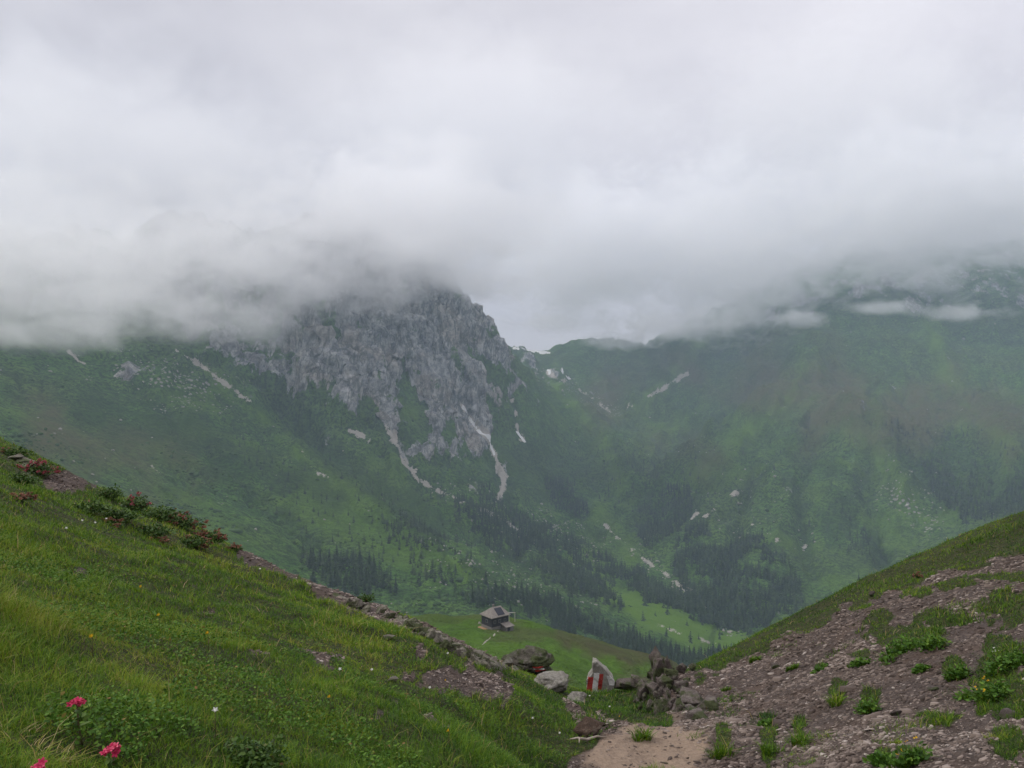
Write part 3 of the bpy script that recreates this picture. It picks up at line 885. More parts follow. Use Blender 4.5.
# ------------------------------------------------------------------ loose shale on the scree
def shards(n, seed):
    rg = np.random.default_rng(seed)
    px = rg.uniform(-90, 1114, n)
    d = np.exp(rg.uniform(math.log(3.5), math.log(19), n))
    x = (px - 512) / FPX * d
    py = dip(px, d)
    so = soil_of(px, py, d, x, d)
    pa = path_of(px, py)
    k = (so > 0.6) & (rg.random(n) > 0.93 * pa) & ((px > 390) | (rg.random(n) < 0.45)) & (py < 830)
    k &= rg.random(len(x)) > 0.35 * sstep(0.15, 0.5, fbm((x - 0.4 * d) / 1.1, (d + 0.4 * x) / 0.8, 17.0, 3))
    px, d, x, py = px[k], d[k], x[k], py[k]
    n = len(x)
    z = land_z(x, d) + 0.035 * ridged(x / 0.5, d / 0.5, 0.3, 4) - 0.03
    s = np.clip(0.0020 * d * rg.lognormal(0, 0.5, n) * np.exp(0.4 * fbm((x + 0.5 * d) / 1.6, (d - 0.5 * x) / 0.7, 3.0, 3)), 0.005, 0.06) * np.where(rg.random(n) < 0.006, 2.6, 1.0) * np.where((rg.random(n) < 0.0006) & (px > 640), 2.4, 1.0)
    ang = rg.uniform(0, 2 * np.pi, (n, 1)) + np.array([[0.0, 1.1, 2.2, 3.4, 4.6, 5.5]]) + rg.normal(0, 0.18, (n, 6))
    rr = s[:, None] * rg.uniform(0.6, 1.1, (n, 6))
    el = rg.uniform(0.35, 0.75, n)[:, None]
    lx, ly = rr * np.cos(ang), rr * np.sin(ang) * el
    s = np.where(px > 640, s, np.minimum(s, 0.03))
    th = (s * rg.uniform(0.12, 0.38, n))[:, None]
    spin = rg.normal(0, 0.55, n)[:, None]
    lx, ly = lx * np.cos(spin) - ly * np.sin(spin), lx * np.sin(spin) + ly * np.cos(spin)
    sx = rg.normal(-0.12, 0.22, n)[:, None]
    sy = rg.normal(-0.25, 0.22, n)[:, None]
    zt = lx * -sx + ly * sy
    top = np.stack([x[:, None] + lx * 0.85, d[:, None] + ly * 0.85, z[:, None] + zt * 0.9 + th * 0.9], -1)
    bot = np.stack([x[:, None] + lx, d[:, None] + ly, z[:, None] + zt - th * 0.6], -1)
    v = np.concatenate([top, bot], 1).reshape(-1, 3)
    i = np.arange(n)[:, None] * 12
    fs = [[0, 1, 2, 3], [0, 3, 4, 5]] + [[j, j + 6, (j + 1) % 6 + 6, (j + 1) % 6] for j in range(6)]
    f = np.concatenate([i + np.array([q]) for q in fs], 0)
    tint = np.clip(0.5 + rg.normal(0, 0.24, n) + 0.2 * fbm(x / 1.2, d / 1.2, 0.2, 2), 0, 1)
    return v, f, np.repeat(tint, 12)


def shale_material():
    m, nt, b = new_mat('shale')
    p = pos(nt)
    f = noise(nt, p, 60, 4, 0.7)
    c = ramp(nt, attr(nt, 'tint'), [(0.0, (0.034, 0.024, 0.018)), (0.35, (0.102, 0.077, 0.063)), (0.65, (0.188, 0.147, 0.123)), (0.9, (0.285, 0.232, 0.197)), (1.0, (0.38, 0.33, 0.29))])
    c = mix(nt, 0.5, c, mix(nt, f, (0.3, 0.3, 0.3), (1.5, 1.5, 1.5)), 'MULTIPLY')
    L(nt, c, b.inputs['Base Color'])
    b.inputs['Roughness'].default_value = 0.8
    return m


M_SHALE = shale_material()
v, f, t = shards(230000, 9)
g = mesh_obj('shale_scree', v, f, M_SHALE, attrs=dict(tint=t), smooth=False)
tag(g, 'loose flat shale fragments covering the bare slope', 'scree', kind='stuff')

# ------------------------------------------------------------------ rocks
def rock_geo(seed, size, planes=13, sub=5, rough=0.05, flat=None):
    rg = np.random.default_rng(seed)
    bm = bmesh.new()
    bmesh.ops.create_icosphere(bm, subdivisions=sub, radius=1.0)
    v = np.array([q.co[:] for q in bm.verts])
    f = np.array([[q.index for q in p.verts] for p in bm.faces])
    bm.free()
    nrm = rg.normal(0, 1, (planes, 3))
    nrm /= np.linalg.norm(nrm, axis=1, keepdims=True)
    h = rg.uniform(0.55, 0.95, planes)
    dots = v @ nrm.T
    r = np.where(dots > 0.05, h / np.maximum(dots, 0.05), 9).min(1)
    r = np.minimum(r, 1.15)
    v = v * r[:, None]
    nz = fbm(v[:, 0] * 2 + seed, v[:, 1] * 2, v[:, 2] * 2, 4, 0.6)
    nz2 = ridged(v[:, 0] * 3, v[:, 1] * 3 + seed, v[:, 2] * 6, 4, 0.6)
    v = v * (1 + rough * 1.5 * nz + rough * nz2)[:, None]
    return v * np.asarray(size), f


def hull_geo(seed, size, n=13, rough=0.03):
    """an angular broken block: the hull of a few random points, its faces roughened"""
    rg = np.random.default_rng(seed)
    bm = bmesh.new()
    q = rg.normal(0, 1, (n, 3))
    q /= np.linalg.norm(q, axis=1, keepdims=True)
    for p in q * rg.uniform(0.75, 1.1, (n, 1)):
        bm.verts.new(p)
    res = bmesh.ops.convex_hull(bm, input=bm.verts)
    bmesh.ops.delete(bm, geom=[g for g in res['geom_interior'] if isinstance(g, bmesh.types.BMVert)], context='VERTS')
    for _ in range(3):
        bmesh.ops.subdivide_edges(bm, edges=bm.edges[:], cuts=1)
        bmesh.ops.triangulate(bm, faces=bm.faces[:])
    bm.verts.index_update()
    v = np.array([p.co[:] for p in bm.verts])
    f = np.array([[p.index for p in c.verts] for c in bm.faces])
    bm.free()
    k = fbm(v[:, 0] * 3 + seed, v[:, 1] * 3, v[:, 2] * 3, 4, 0.6) * rough * 1.6 + ridged(v[:, 0] * 2, v[:, 1] * 2 + seed, v[:, 2] * 7, 3) * rough
    return v * (1 + k)[:, None] * np.asarray(size), f


def rock_material(name, dark, mid, light, lichen=(0.30, 0.31, 0.20), lich=0.4, moss=0.0, sc=1.0):
    m, nt, b = new_mat(name)
    p = objco(nt)
    a = noise(nt, p, 2.2 * sc, 8, 0.7, 0.4)
    f = noise(nt, p, 14 * sc, 6, 0.75)
    c = ramp(nt, math_(nt, 'ADD', math_(nt, 'MULTIPLY', a, 0.6), math_(nt, 'MULTIPLY', f, 0.4)), [(0.34, dark), (0.5, mid), (0.66, light)])
    li = ramp(nt, noise(nt, p, 5 * sc, 6, 0.7), [(0.54, 0.0), (0.6, 1.0)])
    c = mix(nt, math_(nt, 'MULTIPLY', li, lich), c, lichen)
    if moss:
        mo = ramp(nt, noise(nt, p, 3 * sc, 5, 0.6), [(0.5 - 0.15 * moss, 0.0), (0.56, 1.0)])
        c = mix(nt, math_(nt, 'MULTIPLY', mo, 0.85), c, (0.055, 0.075, 0.02))
    L(nt, c, b.inputs['Base Color'])
    b.inputs['Roughness'].default_value = 0.92
    bump(nt, b, math_(nt, 'ADD', a, math_(nt, 'MULTIPLY', f, 0.8)), 1.0, 0.12)
    return m, nt, b, c


M_ROCK, *_ = rock_material('pale_gneiss', (0.14, 0.13, 0.11), (0.32, 0.30, 0.26), (0.50, 0.475, 0.42))
M_ROCKM, *_ = rock_material('mossy_gneiss', (0.05, 0.048, 0.042), (0.16, 0.148, 0.125), (0.33, 0.31, 0.27), moss=0.7)
M_ROCKL, *_ = rock_material('ledge_stone', (0.09, 0.08, 0.065), (0.26, 0.235, 0.195), (0.48, 0.44, 0.375), moss=0.4, lichen=(0.30, 0.29, 0.17))
M_ROCKP, *_ = rock_material('shale_outcrop', (0.05, 0.039, 0.034), (0.14, 0.114, 0.102), (0.28, 0.24, 0.22), moss=0.2, lich=0.25)
M_ROCKB, *_ = rock_material('rusty_rock', (0.026, 0.018, 0.013), (0.10, 0.065, 0.045), (0.22, 0.165, 0.125), lich=0.35, lichen=(0.2, 0.18, 0.15))


def place(px, py, lift=0.0):
    """ground point whose lifted tip shows at the pixel"""
    x, y, z = cast_near(px, py)
    if lift:
        x, y, z = cast_near(px, py + lift * FPX / y)
        x, y, z = cast_near(px, py + lift * FPX / y)
    return x, y, z


def rock(name, px, py, wpx, hpx, seed, mat, label, cat='rock', rz=0.0, depth=0.8, sink=0.2, sub=5, rough=0.07, group=None, planes=13):
    """a rock whose foot is at pixel (px, py), wpx x hpx pixels large"""
    x, y, z = cast_near(px, py)
    s = y / FPX
    w, h = wpx * s / 2, hpx * s
    if mat in (M_ROCKP, M_ROCKB, M_ROCKL):
        v, f = hull_geo(seed, (w * 1.15, w * depth * 1.15, h * 0.62))
    else:
        v, f = rock_geo(seed, (w * 1.15, w * depth * 1.15, h * 0.62), sub=sub, rough=rough, planes=planes)
    o = mesh_obj(name, v, f, mat, smooth=False)
    o.location = (x, y + w * depth * 0.6, z + h * (0.5 - sink * 0.9))
    o.rotation_euler = (0, 0, rz)
    tag(o, label, cat, group)
    return o


# --- the waymark rock: a pointed slab with red, white and red bars painted on its face
def waymark_material(base, bars, lich=0.3, moss=0.0):
    """bars: (x0, x1, z0, z1, colour) on the face of the rock, object space"""
    m, nt, b, c = rock_material('painted_stone', *base, lich=lich, moss=moss)
    sp = nt.nodes.new('ShaderNodeSeparateXYZ')
    L(nt, objco(nt), sp.inputs[0])
    wob = math_(nt, 'MULTIPLY', math_(nt, 'SUBTRACT', noise(nt, objco(nt), 9, 4, 0.6), 0.5), 0.03)
    xx = math_(nt, 'ADD', sp.outputs['X'], wob)
    zz = math_(nt, 'ADD', sp.outputs['Z'], wob)
    front = math_(nt, 'LESS_THAN', sp.outputs['Y'], 0.05)
    chip = ramp(nt, noise(nt, objco(nt), 26, 5, 0.7), [(0.30, 0.25), (0.40, 1.0)])
    for x0, x1, z0, z1, sh, colr in bars:
        xs = math_(nt, 'SUBTRACT', xx, math_(nt, 'MULTIPLY', zz, sh))
        k = math_(nt, 'MULTIPLY', math_(nt, 'GREATER_THAN', xs, x0), math_(nt, 'LESS_THAN', xs, x1))
        k = math_(nt, 'MULTIPLY', k, math_(nt, 'MULTIPLY', math_(nt, 'GREATER_THAN', zz, z0), math_(nt, 'LESS_THAN', zz, z1)))
        k = math_(nt, 'MULTIPLY', math_(nt, 'MULTIPLY', k, front), chip)
        c = mix(nt, k, c, colr)
    L(nt, c, b.inputs['Base Color'])
    return m


RED, WHITE = (0.46, 0.05, 0.04), (0.84, 0.83, 0.80)
wx, wy, wz = cast_near(601, 690)
wz = (384 - 691.5) / FPX * wy
ws = wy / FPX


def slab_geo(outline, depth, seed, cuts=4, rough=0.012):
    bm = bmesh.new()
    fr = [bm.verts.new((x, 0, z)) for x, z in outline]
    face = bm.faces.new(fr)
    ex = bmesh.ops.extrude_face_region(bm, geom=[face])
    for q in ex['geom']:
        if isinstance(q, bmesh.types.BMVert):
            q.co.y += depth
            q.co.x = q.co.x * 0.86 + 0.02
            q.co.z = q.co.z * 0.9
    bmesh.ops.recalc_face_normals(bm, faces=bm.faces)
    bmesh.ops.bevel(bm, geom=list(bm.edges), offset=0.012, segments=2, affect='EDGES', profile=0.6)
    bmesh.ops.triangulate(bm, faces=bm.faces)
    for _ in range(2):
        bmesh.ops.subdivide_edges(bm, edges=[e for e in bm.edges if e.calc_length() > 0.05], cuts=1)
        bmesh.ops.triangulate(bm, faces=bm.faces)
    bm.normal_update()
    for q in bm.verts:
        k = fbm(q.co.x * 5 + seed, q.co.y * 5, q.co.z * 5, 4) * rough
        q.co += q.normal * float(k)
    bmesh.ops.recalc_face_normals(bm, faces=bm.faces)
    v = np.array([q.co[:] for q in bm.verts])
    bm.verts.index_update()
    f = [[q.index for q in p.verts] for p in bm.faces]
    bm.free()
    return v, f


out_px = [(588, 690), (586.5, 676), (592.5, 669), (593, 658), (597.5, 658), (606, 666), (615.5, 677), (614, 684), (607, 688), (605, 694), (592, 694)]
v, f = slab_geo([((a - 601) * ws, (687 - b) * ws) for a, b in out_px], 0.5, 2, rough=0.02)
M_MARK = waymark_material(((0.18, 0.168, 0.145), (0.36, 0.34, 0.30), (0.55, 0.525, 0.465)),
                          [(-14.5 * ws, -9.2 * ws, 0.5 * ws, 14.5 * ws, 0.12, RED), (-9.2 * ws, -3.8 * ws, -2 * ws, 18.5 * ws, 0.12, WHITE), (-3.8 * ws, 0.4 * ws, 1.5 * ws, 17.5 * ws, 0.12, RED),
                           (9.6 * ws, 16 * ws, 6 * ws, 15.5 * ws, -0.25, WHITE)])
o = mesh_obj('waymark_rock', v, f, M_MARK, smooth=False)
o.location = (wx, wy, wz)
tag(o, 'pointed pale rock painted with upright red white red bars', 'waymark')

# --- dark mossy boulder with a small red and white mark
mb = rock('mossy_boulder', 531, 672, 46, 21, 21, None, 'dark rounded mossy boulder with a small red and white paint mark', 'boulder', depth=0.8, sink=0.3, sub=5, rough=0.07)
mx_, my_, mz_ = mb.location
ms = my_ / FPX
M_MARK2 = waymark_material(((0.035, 0.032, 0.026), (0.12, 0.108, 0.088), (0.26, 0.24, 0.20)),
                           [(4.0 * ms, 14 * ms, 2.8 * ms, 4.7 * ms, -0.6, RED), (4.0 * ms, 14 * ms, 1.0 * ms, 2.8 * ms, -0.6, WHITE), (4.0 * ms, 14 * ms, -0.9 * ms, 1.0 * ms, -0.6, RED)], 0.12, 0.35)
mb.data.materials.clear()
mb.data.materials.append(M_MARK2)

rock('boulder', 556, 692, 33, 17, 33, M_ROCK, 'low pale grey boulder lying in grass left of the waymark rock', 'boulder', rz=0.3, sink=0.15, rough=0.06)
rock('stone', 577, 702, 18, 8, 41, M_ROCK, 'small flat grey stone half sunk in turf below the pale boulder', rz=-0.4, sink=0.2)
rock('rusty_rock', 591, 738, 32, 21, 52, M_ROCKB, 'rust brown rock sticking out from under the turf edge beside the path', rz=0.2, sink=0.35, planes=9, rough=0.025)
rock('stone', 626, 692, 26, 13, 61, M_ROCKP, 'low brown stone between the waymark rock and the jagged outcrop', sink=0.2)
rock('stone', 474, 660, 20, 9, 62, M_ROCKL, 'pale stone block lying at the foot of the rock ledge', sink=0.2)
rock('stone', 388, 640, 12, 6, 63, M_ROCKL, 'small grey stone in grass beside the crest ledge', sink=0.3)
rock('stone', 392, 642 + 40, 12, 5, 64, M_ROCKL, 'small stone at the head of the bare earth strip', sink=0.3)
rock('stone', 875, 556 + 40, 10, 6, 65, M_ROCKP, 'pale stone at the upper edge of the scree under the turf', sink=0.3)
rock('stone', 1012, 718, 24, 10, 66, M_ROCKP, 'flat pale slab on the scree below the yellow flowers', sink=0.4)
rock('stone', 935, 690, 13, 7, 67, M_ROCKP, 'grey block in the middle of the scree', sink=0.4)
rock('stone', 898, 716, 14, 7, 68, M_ROCKP, 'pale broken stone lying low on the scree', sink=0.4)
rock('stone', 776, 668, 11, 6, 69, M_ROCKP, 'light stone near the top of the scree slope', sink=0.4)


def tube(pts, radii, seg=6):
    pts = [Vector(p) for p in pts]
    v, f = [], []
    for i, p in enumerate(pts):
        t = (pts[min(i + 1, len(pts) - 1)] - pts[max(i - 1, 0)]).normalized()
        u = t.cross(Vector((0.31, 0.2, 0.93))).normalized()
        w = t.cross(u)
        for k in range(seg):
            a = 2 * math.pi * k / seg
            v.append(p + (u * math.cos(a) + w * math.sin(a)) * radii[i])
    for i in range(len(pts) - 1):
        for k in range(seg):
            f.append((i * seg + k, i * seg + (k + 1) % seg, (i + 1) * seg + (k + 1) % seg, (i + 1) * seg + k))
    f.append(tuple(range(seg))[::-1])
    f.append(tuple((len(pts) - 1) * seg + k for k in range(seg)))
    return np.array([p[:] for p in v]), f


def rock_cluster(name, spots, mat, label, cat, sub=3, rough=0.07, spine=None):
    """bedrock that stands out of the ground in many joined blocks: one mesh"""
    av, af, n = [], [], 0
    ox = None
    ys = sorted(cast_near(q[0], q[1])[1] for q in spots)
    for i, (px, py, wp, hp, dy, tilt) in enumerate(spots):
        x, y, z = cast_near(px, py)
        if y > 1.16 * ys[len(ys) // 3]:      # over the brow: not part of this ledge
            continue
        s = y / FPX
        v, f = hull_geo(100 + i * 7 + len(spots), (wp * s * 0.8, wp * s * 0.7, hp * s * 0.85), rough=0.045)
        v = v @ np.array(Euler((0.15 * math.sin(i * 2.1), tilt, i * 0.7)).to_matrix()).T
        c = np.array([x, y + dy, z + hp * s * 0.30])
        if ox is None:
            ox = c
        av.append(v + c - ox)
        af.append(f + n)
        n += len(v)
    if spine:
        q = [Vector(cast_near(a, b)) + Vector((0, 0.1, -0.17)) - Vector(ox) for a, b in spine]
        v, f = tube(q, [0.16] * len(q), 8)
        v = v + 0.05 * np.stack([fbm(v[:, 0] * 4, v[:, 1] * 4, v[:, 2] * 4, 3)] * 3, -1)
        tri = [t for c in f for t in [(c[0], c[k], c[k + 1]) for k in range(1, len(c) - 1)]]
        av.append(v)
        af.append(np.array(tri) + n)
    o = mesh_obj(name, np.concatenate(av), np.concatenate(af), mat, smooth=False)
    o.location = ox
    tag(o, label, cat)
    return o


rg = np.random.default_rng(4)
spots = []
for a, b, k in [((345, 600), (398, 619), 14), ((398, 619), (440, 642), 40), ((440, 642), (476, 661), 40), ((476, 661), (512, 668), 26)]:
    for i in range(k):
        t = (i + rg.random()) / k
        spots.append((a[0] + (b[0] - a[0]) * t + rg.normal(0, 1.5), a[1] + (b[1] - a[1]) * t + rg.uniform(-2, 3.5), rg.uniform(4, 12), rg.uniform(3, 9), 0.0, rg.normal(0.25, 0.2)))
rock_cluster('rock_ledge', spots, M_ROCKL, 'long broken ledge of pale rock running down the meadow edge', 'rock ledge', sub=4, spine=[(330, 594), (369, 609), (398, 620), (420, 632), (440, 644), (458, 653), (476, 662), (494, 666), (516, 670)])
spots = [(662, 684, 11, 18, 0.4, 0.15), (655, 694, 13, 15, 0.1, -0.1), (670, 694, 15, 14, 0.2, 0.25), (648, 694, 11, 15, 0.3, 0.0), (682, 696, 14, 11, 0.2, 0.35), (662, 708, 15, 11, -0.1, 0.1), (678, 708, 14, 8, -0.1, 0.2), (645, 700, 12, 16, 0.2, 0.0),
         (695, 706, 22, 12, 0.2, 0.3), (660, 676, 9, 18, 0.5, 0.05), (668, 684, 12, 18, 0.4, 0.3), (654, 712, 16, 14, -0.2, -0.2), (700, 718, 20, 9, 0, 0.3), (640, 692, 10, 10, 0.4, 0), (712, 712, 18, 8, 0.2, 0.3), (676, 690, 12, 16, 0.5, 0.4)]
for i in range(90):
    a_, b_2 = rg.normal(666, 14), rg.uniform(668, 714)
    spots.append((a_ + (b_2 - 690) * 0.25, b_2, rg.uniform(3, 7), rg.uniform(3, 8), rg.uniform(-0.1, 0.4), rg.normal(0.25, 0.25)))
rock_cluster('rock_outcrop', spots, M_ROCKP, 'jagged brown grey outcrop standing at the left foot of the scree', 'rock outcrop', sub=4, rough=0.045, spine=[(640, 697), (655, 700), (668, 702), (684, 706), (700, 712), (714, 714)])
spots = [(24, 464, 18, 7, 0, 0), (34, 469, 18, 6, 0, 0.1), (15, 460, 16, 6, 0, 0)]
rock_cluster('rock_outcrop', spots, M_ROCKL, 'low grey rocks under the shrubs at the top of the meadow', 'rock outcrop', spine=None)
spots = [(548, 658, 14, 9, 0.4, 0.3), (516, 662, 14, 10, 0.3, 0), (507, 667, 12, 8, 0.1, 0)]
rock_cluster('rock_outcrop', spots, M_ROCKM, 'dark mossy rocks joined to the end of the ledge beside the mossy boulder', 'rock outcrop', spine=[(505, 668), (518, 664), (534, 664), (550, 662)])


# --- a bleached root lying under the turf edge
M_WOOD, nt_, b_ = new_mat('bleached_wood')
L(nt_, mix(nt_, noise(nt_, scalev(nt_, objco(nt_), (30, 6, 30)), 1.0, 4, 0.6), (0.16, 0.13, 0.10), (0.42, 0.37, 0.31)), b_.inputs['Base Color'])
rp = [Vector(cast_near(q[0], q[1])) + Vector((0, 0, 0.03 + 0.02 * (k % 2))) for k, q in enumerate([(570, 742), (578, 743), (587, 742.5), (597, 741), (606, 740)])]
v, f = tube([q - rp[0] for q in rp], [0.006, 0.013, 0.016, 0.012, 0.005])
o = mesh_obj('dead_root', v, f, M_WOOD)
o.location = rp[0]
tag(o, 'thin bleached root lying on bare earth by the path', 'root')
v, f = tube([(0, 0, 0), (0.01, -0.06, 0.02), (0.0, -0.13, 0.01)], [0.012, 0.009, 0.004])
c_ = mesh_obj('side_root', v, f, M_WOOD, parent=o)
c_.location = rp[1] - rp[0]


# ------------------------------------------------------------------ plants
M_BUSH = leaf_material('shrub_leaves', [(0.0, (0.018, 0.042, 0.008)), (0.5, (0.05, 0.105, 0.016)), (0.85, (0.10, 0.16, 0.03)), (1.0, (0.18, 0.10, 0.05))], 0.15, 0.5)
M_PINK = leaf_material('pink_petals', [(0.0, (0.42, 0.02, 0.075)), (0.6, (0.62, 0.05, 0.14)), (1.0, (0.78, 0.16, 0.25))], 0.2, 0.6)
M_ROSE = leaf_material('muted_pink_petals', [(0.0, (0.16, 0.03, 0.035)), (0.6, (0.30, 0.06, 0.075)), (1.0, (0.44, 0.13, 0.15))], 0.2, 0.6)
M_FADED = leaf_material('faded_blossom', [(0.0, (0.11, 0.045, 0.03)), (0.6, (0.20, 0.085, 0.055)), (1.0, (0.30, 0.16, 0.10))], 0.2, 0.7)
M_YEL = leaf_material('yellow_petals', [(0.0, (0.60, 0.34, 0.01)), (1.0, (0.85, 0.60, 0.03))], 0.2, 0.6)
M_WHT = leaf_material('white_petals', [(0.0, (0.70, 0.70, 0.62)), (1.0, (0.85, 0.85, 0.82))], 0.2, 0.6)
M_STEM, nt_, b_ = new_mat('plant_stem')
b_.inputs['Base Color'].default_value = (0.08, 0.07, 0.03, 1)


def dome_points(n, rx, ry, rz, rg, shell=0.55):
    q = rg.normal(0, 1, (n, 3))
    q[:, 2] = np.abs(q[:, 2])
    q /= np.linalg.norm(q, axis=1, keepdims=True)
    lump = 1 + 0.28 * fbm(q[:, 0] * 2.5 + rx * 9, q[:, 1] * 2.5, q[:, 2] * 2.5, 3)
    r = lump * (shell + (1 - shell) * rg.random(n))
    return q * r[:, None] * np.array([rx, ry, rz])


def floret(c, s, rg):
    """bell of five petals: returns verts, quads"""
    ax = Vector(rg.normal(0, 0.5, 3)) + Vector((0, -0.4, 1.0))
    ax.normalize()
    u = ax.orthogonal().normalized()
    w = ax.cross(u)
    v, f = [], []
    for k in range(5):
        a0 = 2 * math.pi * k / 5
        dirc = u * math.cos(a0) + w * math.sin(a0)
        tan = ax.cross(dirc)
        b = len(v)
        for r, h, hw in ((0.05, 0, 0.10), (0.30, 0.55, 0.24), (0.62, 0.85, 0.26), (0.88, 0.80, 0.06)):
            cc = Vector(c) + (dirc * r + ax * h) * s
            v += [cc - tan * hw * s, cc + tan * hw * s]
        for j in range(3):
            f.append((b + 2 * j, b + 2 * j + 1, b + 2 * j + 3, b + 2 * j + 2))
    return [q[:] for q in v], f


def florets(centres, s, rg):
    v, f, t = [], [], []
    for c in centres:
        fv, ff = floret(c, s * rg.uniform(0.8, 1.2), rg)
        f += [[i + len(v) for i in q] for q in ff]
        v += fv
        t += [float(np.clip(rg.normal(0.5, 0.25), 0, 1))] * len(fv)
    return np.array(v), np.array(f), np.array(t)


def bush(name, px, py, wpx, hpx, label, cat, seed, bloom=None, nb=12, bm_=None, leaf=0.035, n=900, group=None):
    rg = np.random.default_rng(seed)
    x, y, z = cast_near(px, py)
    s = y / FPX
    rx, rz = wpx * s / 2, hpx * s
    root = empty(name, (x, y, z))
    tag(root, label, cat, group)
    pts = dome_points(n, rx, rx * 0.75, rz, rg, 0.35)
    v, f = leaf_quads(pts, rg.uniform(0.7, 1.3, n) * leaf, rg)
    mesh_obj('foliage', v, f, M_BUSH, root, False, attrs=dict(tint=np.repeat(np.clip(rg.normal(0.45, 0.22, n), 0, 1), 6)))
    sv, sf, k = [], [], 0
    for i in range(7):
        e = dome_points(1, rx * 0.7, rx * 0.5, rz * 0.8, rg)[0]
        v, f = tube([(0, 0, -0.04), e * 0.5 + np.array([0, 0, 0.02]), e], [0.012, 0.008, 0.003], 5)
        sv.append(v)
        sf += [[j + k for j in q] for q in f]
        k += len(v)
    mesh_obj('stems', np.concatenate(sv), sf, M_STEM, root)
    if bloom is not None:
        cs = dome_points(nb, rx * 0.95, rx * 0.7, rz * 1.02, rg, 0.9)
        cc = np.concatenate([c + rg.normal(0, leaf * 0.5, (5, 3)) for c in cs])
        v, f, t = florets(cc, leaf * 0.75, rg)
        mesh_obj('blossoms', v, f, bm_ or M_PINK, root, False, attrs=dict(tint=t))
    return root


bush('alpine_rose_shrub', 36, 474, 40, 12, 'alpine rose shrub with a broad patch of pink bloom at the top of the meadow', 'shrub', 1, True, 26, M_ROSE, 0.045)
bush('alpine_rose_shrub', 134, 509, 34, 13, 'dark green alpine rose shrub with one bright red bloom cluster on the ridge', 'shrub', 2, True, 7, M_ROSE, 0.045)
bush('alpine_rose_shrub', 160, 520, 46, 14, 'wide dark green shrub without bloom at the middle of the ridge', 'shrub', 3, None, 0, None, 0.045)
bush('alpine_rose_shrub', 182, 528, 44, 14, 'shrub speckled with faded reddish bloom near the lower end of the ridge', 'shrub', 4, True, 16, M_FADED, 0.045)
bush('alpine_rose_shrub', 209, 542, 34, 10, 'lowest shrub on the ridge with many faded brownish red blossoms', 'shrub', 5, True, 24, M_FADED, 0.045)
bush('alpine_rose_shrub', 108, 498, 30, 12, 'rounded leafy green shrub right of the bare patch on the ridge', 'shrub', 6, None, 0, None, 0.04)
bush('alpine_rose_shrub', 14, 458, 34, 12, 'dark brownish shrub on the crest at the upper left', 'shrub', 7, True, 3, M_FADED, 0.045)
bush('alpine_rose_shrub', 20, 484, 34, 10, 'low dark shrub below the pink bloom at the top of the meadow', 'shrub', 8, None, 0, None, 0.045)
bush('alpine_rose_shrub', 20, 500, 28, 4, 'flat rusty red shrub patch low under the ridge shrubs', 'shrub', 9, True, 14, M_FADED, 0.035, 400)
bush('alpine_rose_shrub', 112, 526, 26, 5, 'small low shrub with faded pink bloom in open grass', 'shrub', 10, True, 16, M_FADED, 0.035, 400)
bush('alpine_rose_shrub', 158, 543, 24, 4, 'flat shrub patch with pale pink bloom below the ridge', 'shrub', 11, True, 16, M_FADED, 0.035, 400)
bush('alpine_rose_shrub', 366, 601, 20, 7, 'small dark bush on the crest beside the rock ledge', 'shrub', 13, None, 0, None, 0.04, 400)
bush('alpine_rose_shrub', 918, 578, 9, 4, 'tiny plant with a reddish bloom on the right hand turf', 'shrub', 12, True, 8, M_FADED, 0.035, 120)
bush('alpine_rose_shrub', 88, 512, 44, 9, 'low spreading green shrub below the bare patch on the ridge', 'shrub', 41, None, 0, None, 0.045)
bush('alpine_rose_shrub', 150, 536, 46, 11, 'dense dark shrub in the middle of the shrubby bank below the ridge', 'shrub', 42, None, 0, None, 0.045, 1200)
bush('alpine_rose_shrub', 190, 546, 40, 9, 'dark shrub at the lower right end of the shrubby bank', 'shrub', 43, True, 8, M_FADED, 0.045)
bush('alpine_rose_shrub', 118, 520, 40, 11, 'leafy shrub on the bank just left of the red bloom cluster', 'shrub', 44, None, 0, None, 0.045)
bush('alpine_rose_shrub', 232, 551, 22, 5, 'small brownish shrub where the bare earth strip begins', 'shrub', 45, True, 8, M_FADED, 0.04, 400)
bush('bilberry_shrub', 250, 768, 80, 24, 'low shrub of small yellowish green leaves at the bottom edge', 'shrub', 14, None, 0, None, 0.022, 1500)


# --- single alpine rose heads in the lower left corner
def alpine_rose(px, py, dia, label, seed):
    rg = np.random.default_rng(seed)
    x, y, z = place(px, py, 0.15)
    root = empty('alpine_rose', (x, y, z))
    tag(root, label, 'flower', None)
    hz_ = 0.15
    r = dia * y / FPX / 2
    q = dome_points(16, r * 0.8, r * 0.8, r * 0.75, rg, 0.75) + np.array([0, 0, hz_ - r * 0.3])
    v, f, t = florets(q, r * 0.62, rg)
    mesh_obj('blossom', v, f, M_PINK, root, False, attrs=dict(tint=t))
    v, f = tube([(0.01, 0.02, -0.02), (0.0, 0.01, 0.07), (0, 0, hz_)], [0.004, 0.0035, 0.003], 6)
    mesh_obj('stem', v, f, M_STEM, root)
    a = rg.uniform(0, 6.28, 12)
    c = np.stack([0.01 * np.cos(a), 0.01 * np.sin(a), rg.uniform(0.06, hz_ - 0.02, 12)], -1)
    v, f = leaf_quads(c, rg.uniform(0.03, 0.045, 12), rg, 0.6, 0.4)
    mesh_obj('leaves', v, f, M_BUSH, root, False, attrs=dict(tint=np.repeat(rg.uniform(0.3, 0.8, 12), 6)))


alpine_rose(113, 752, 16, 'pink alpine rose head standing right of the two other near heads', 31)
alpine_rose(77, 704, 13, 'pink alpine rose head beside the tuft of straw coloured grass', 32)
alpine_rose(39, 770, 15, 'pink alpine rose head cut by the bottom edge of the picture', 33)


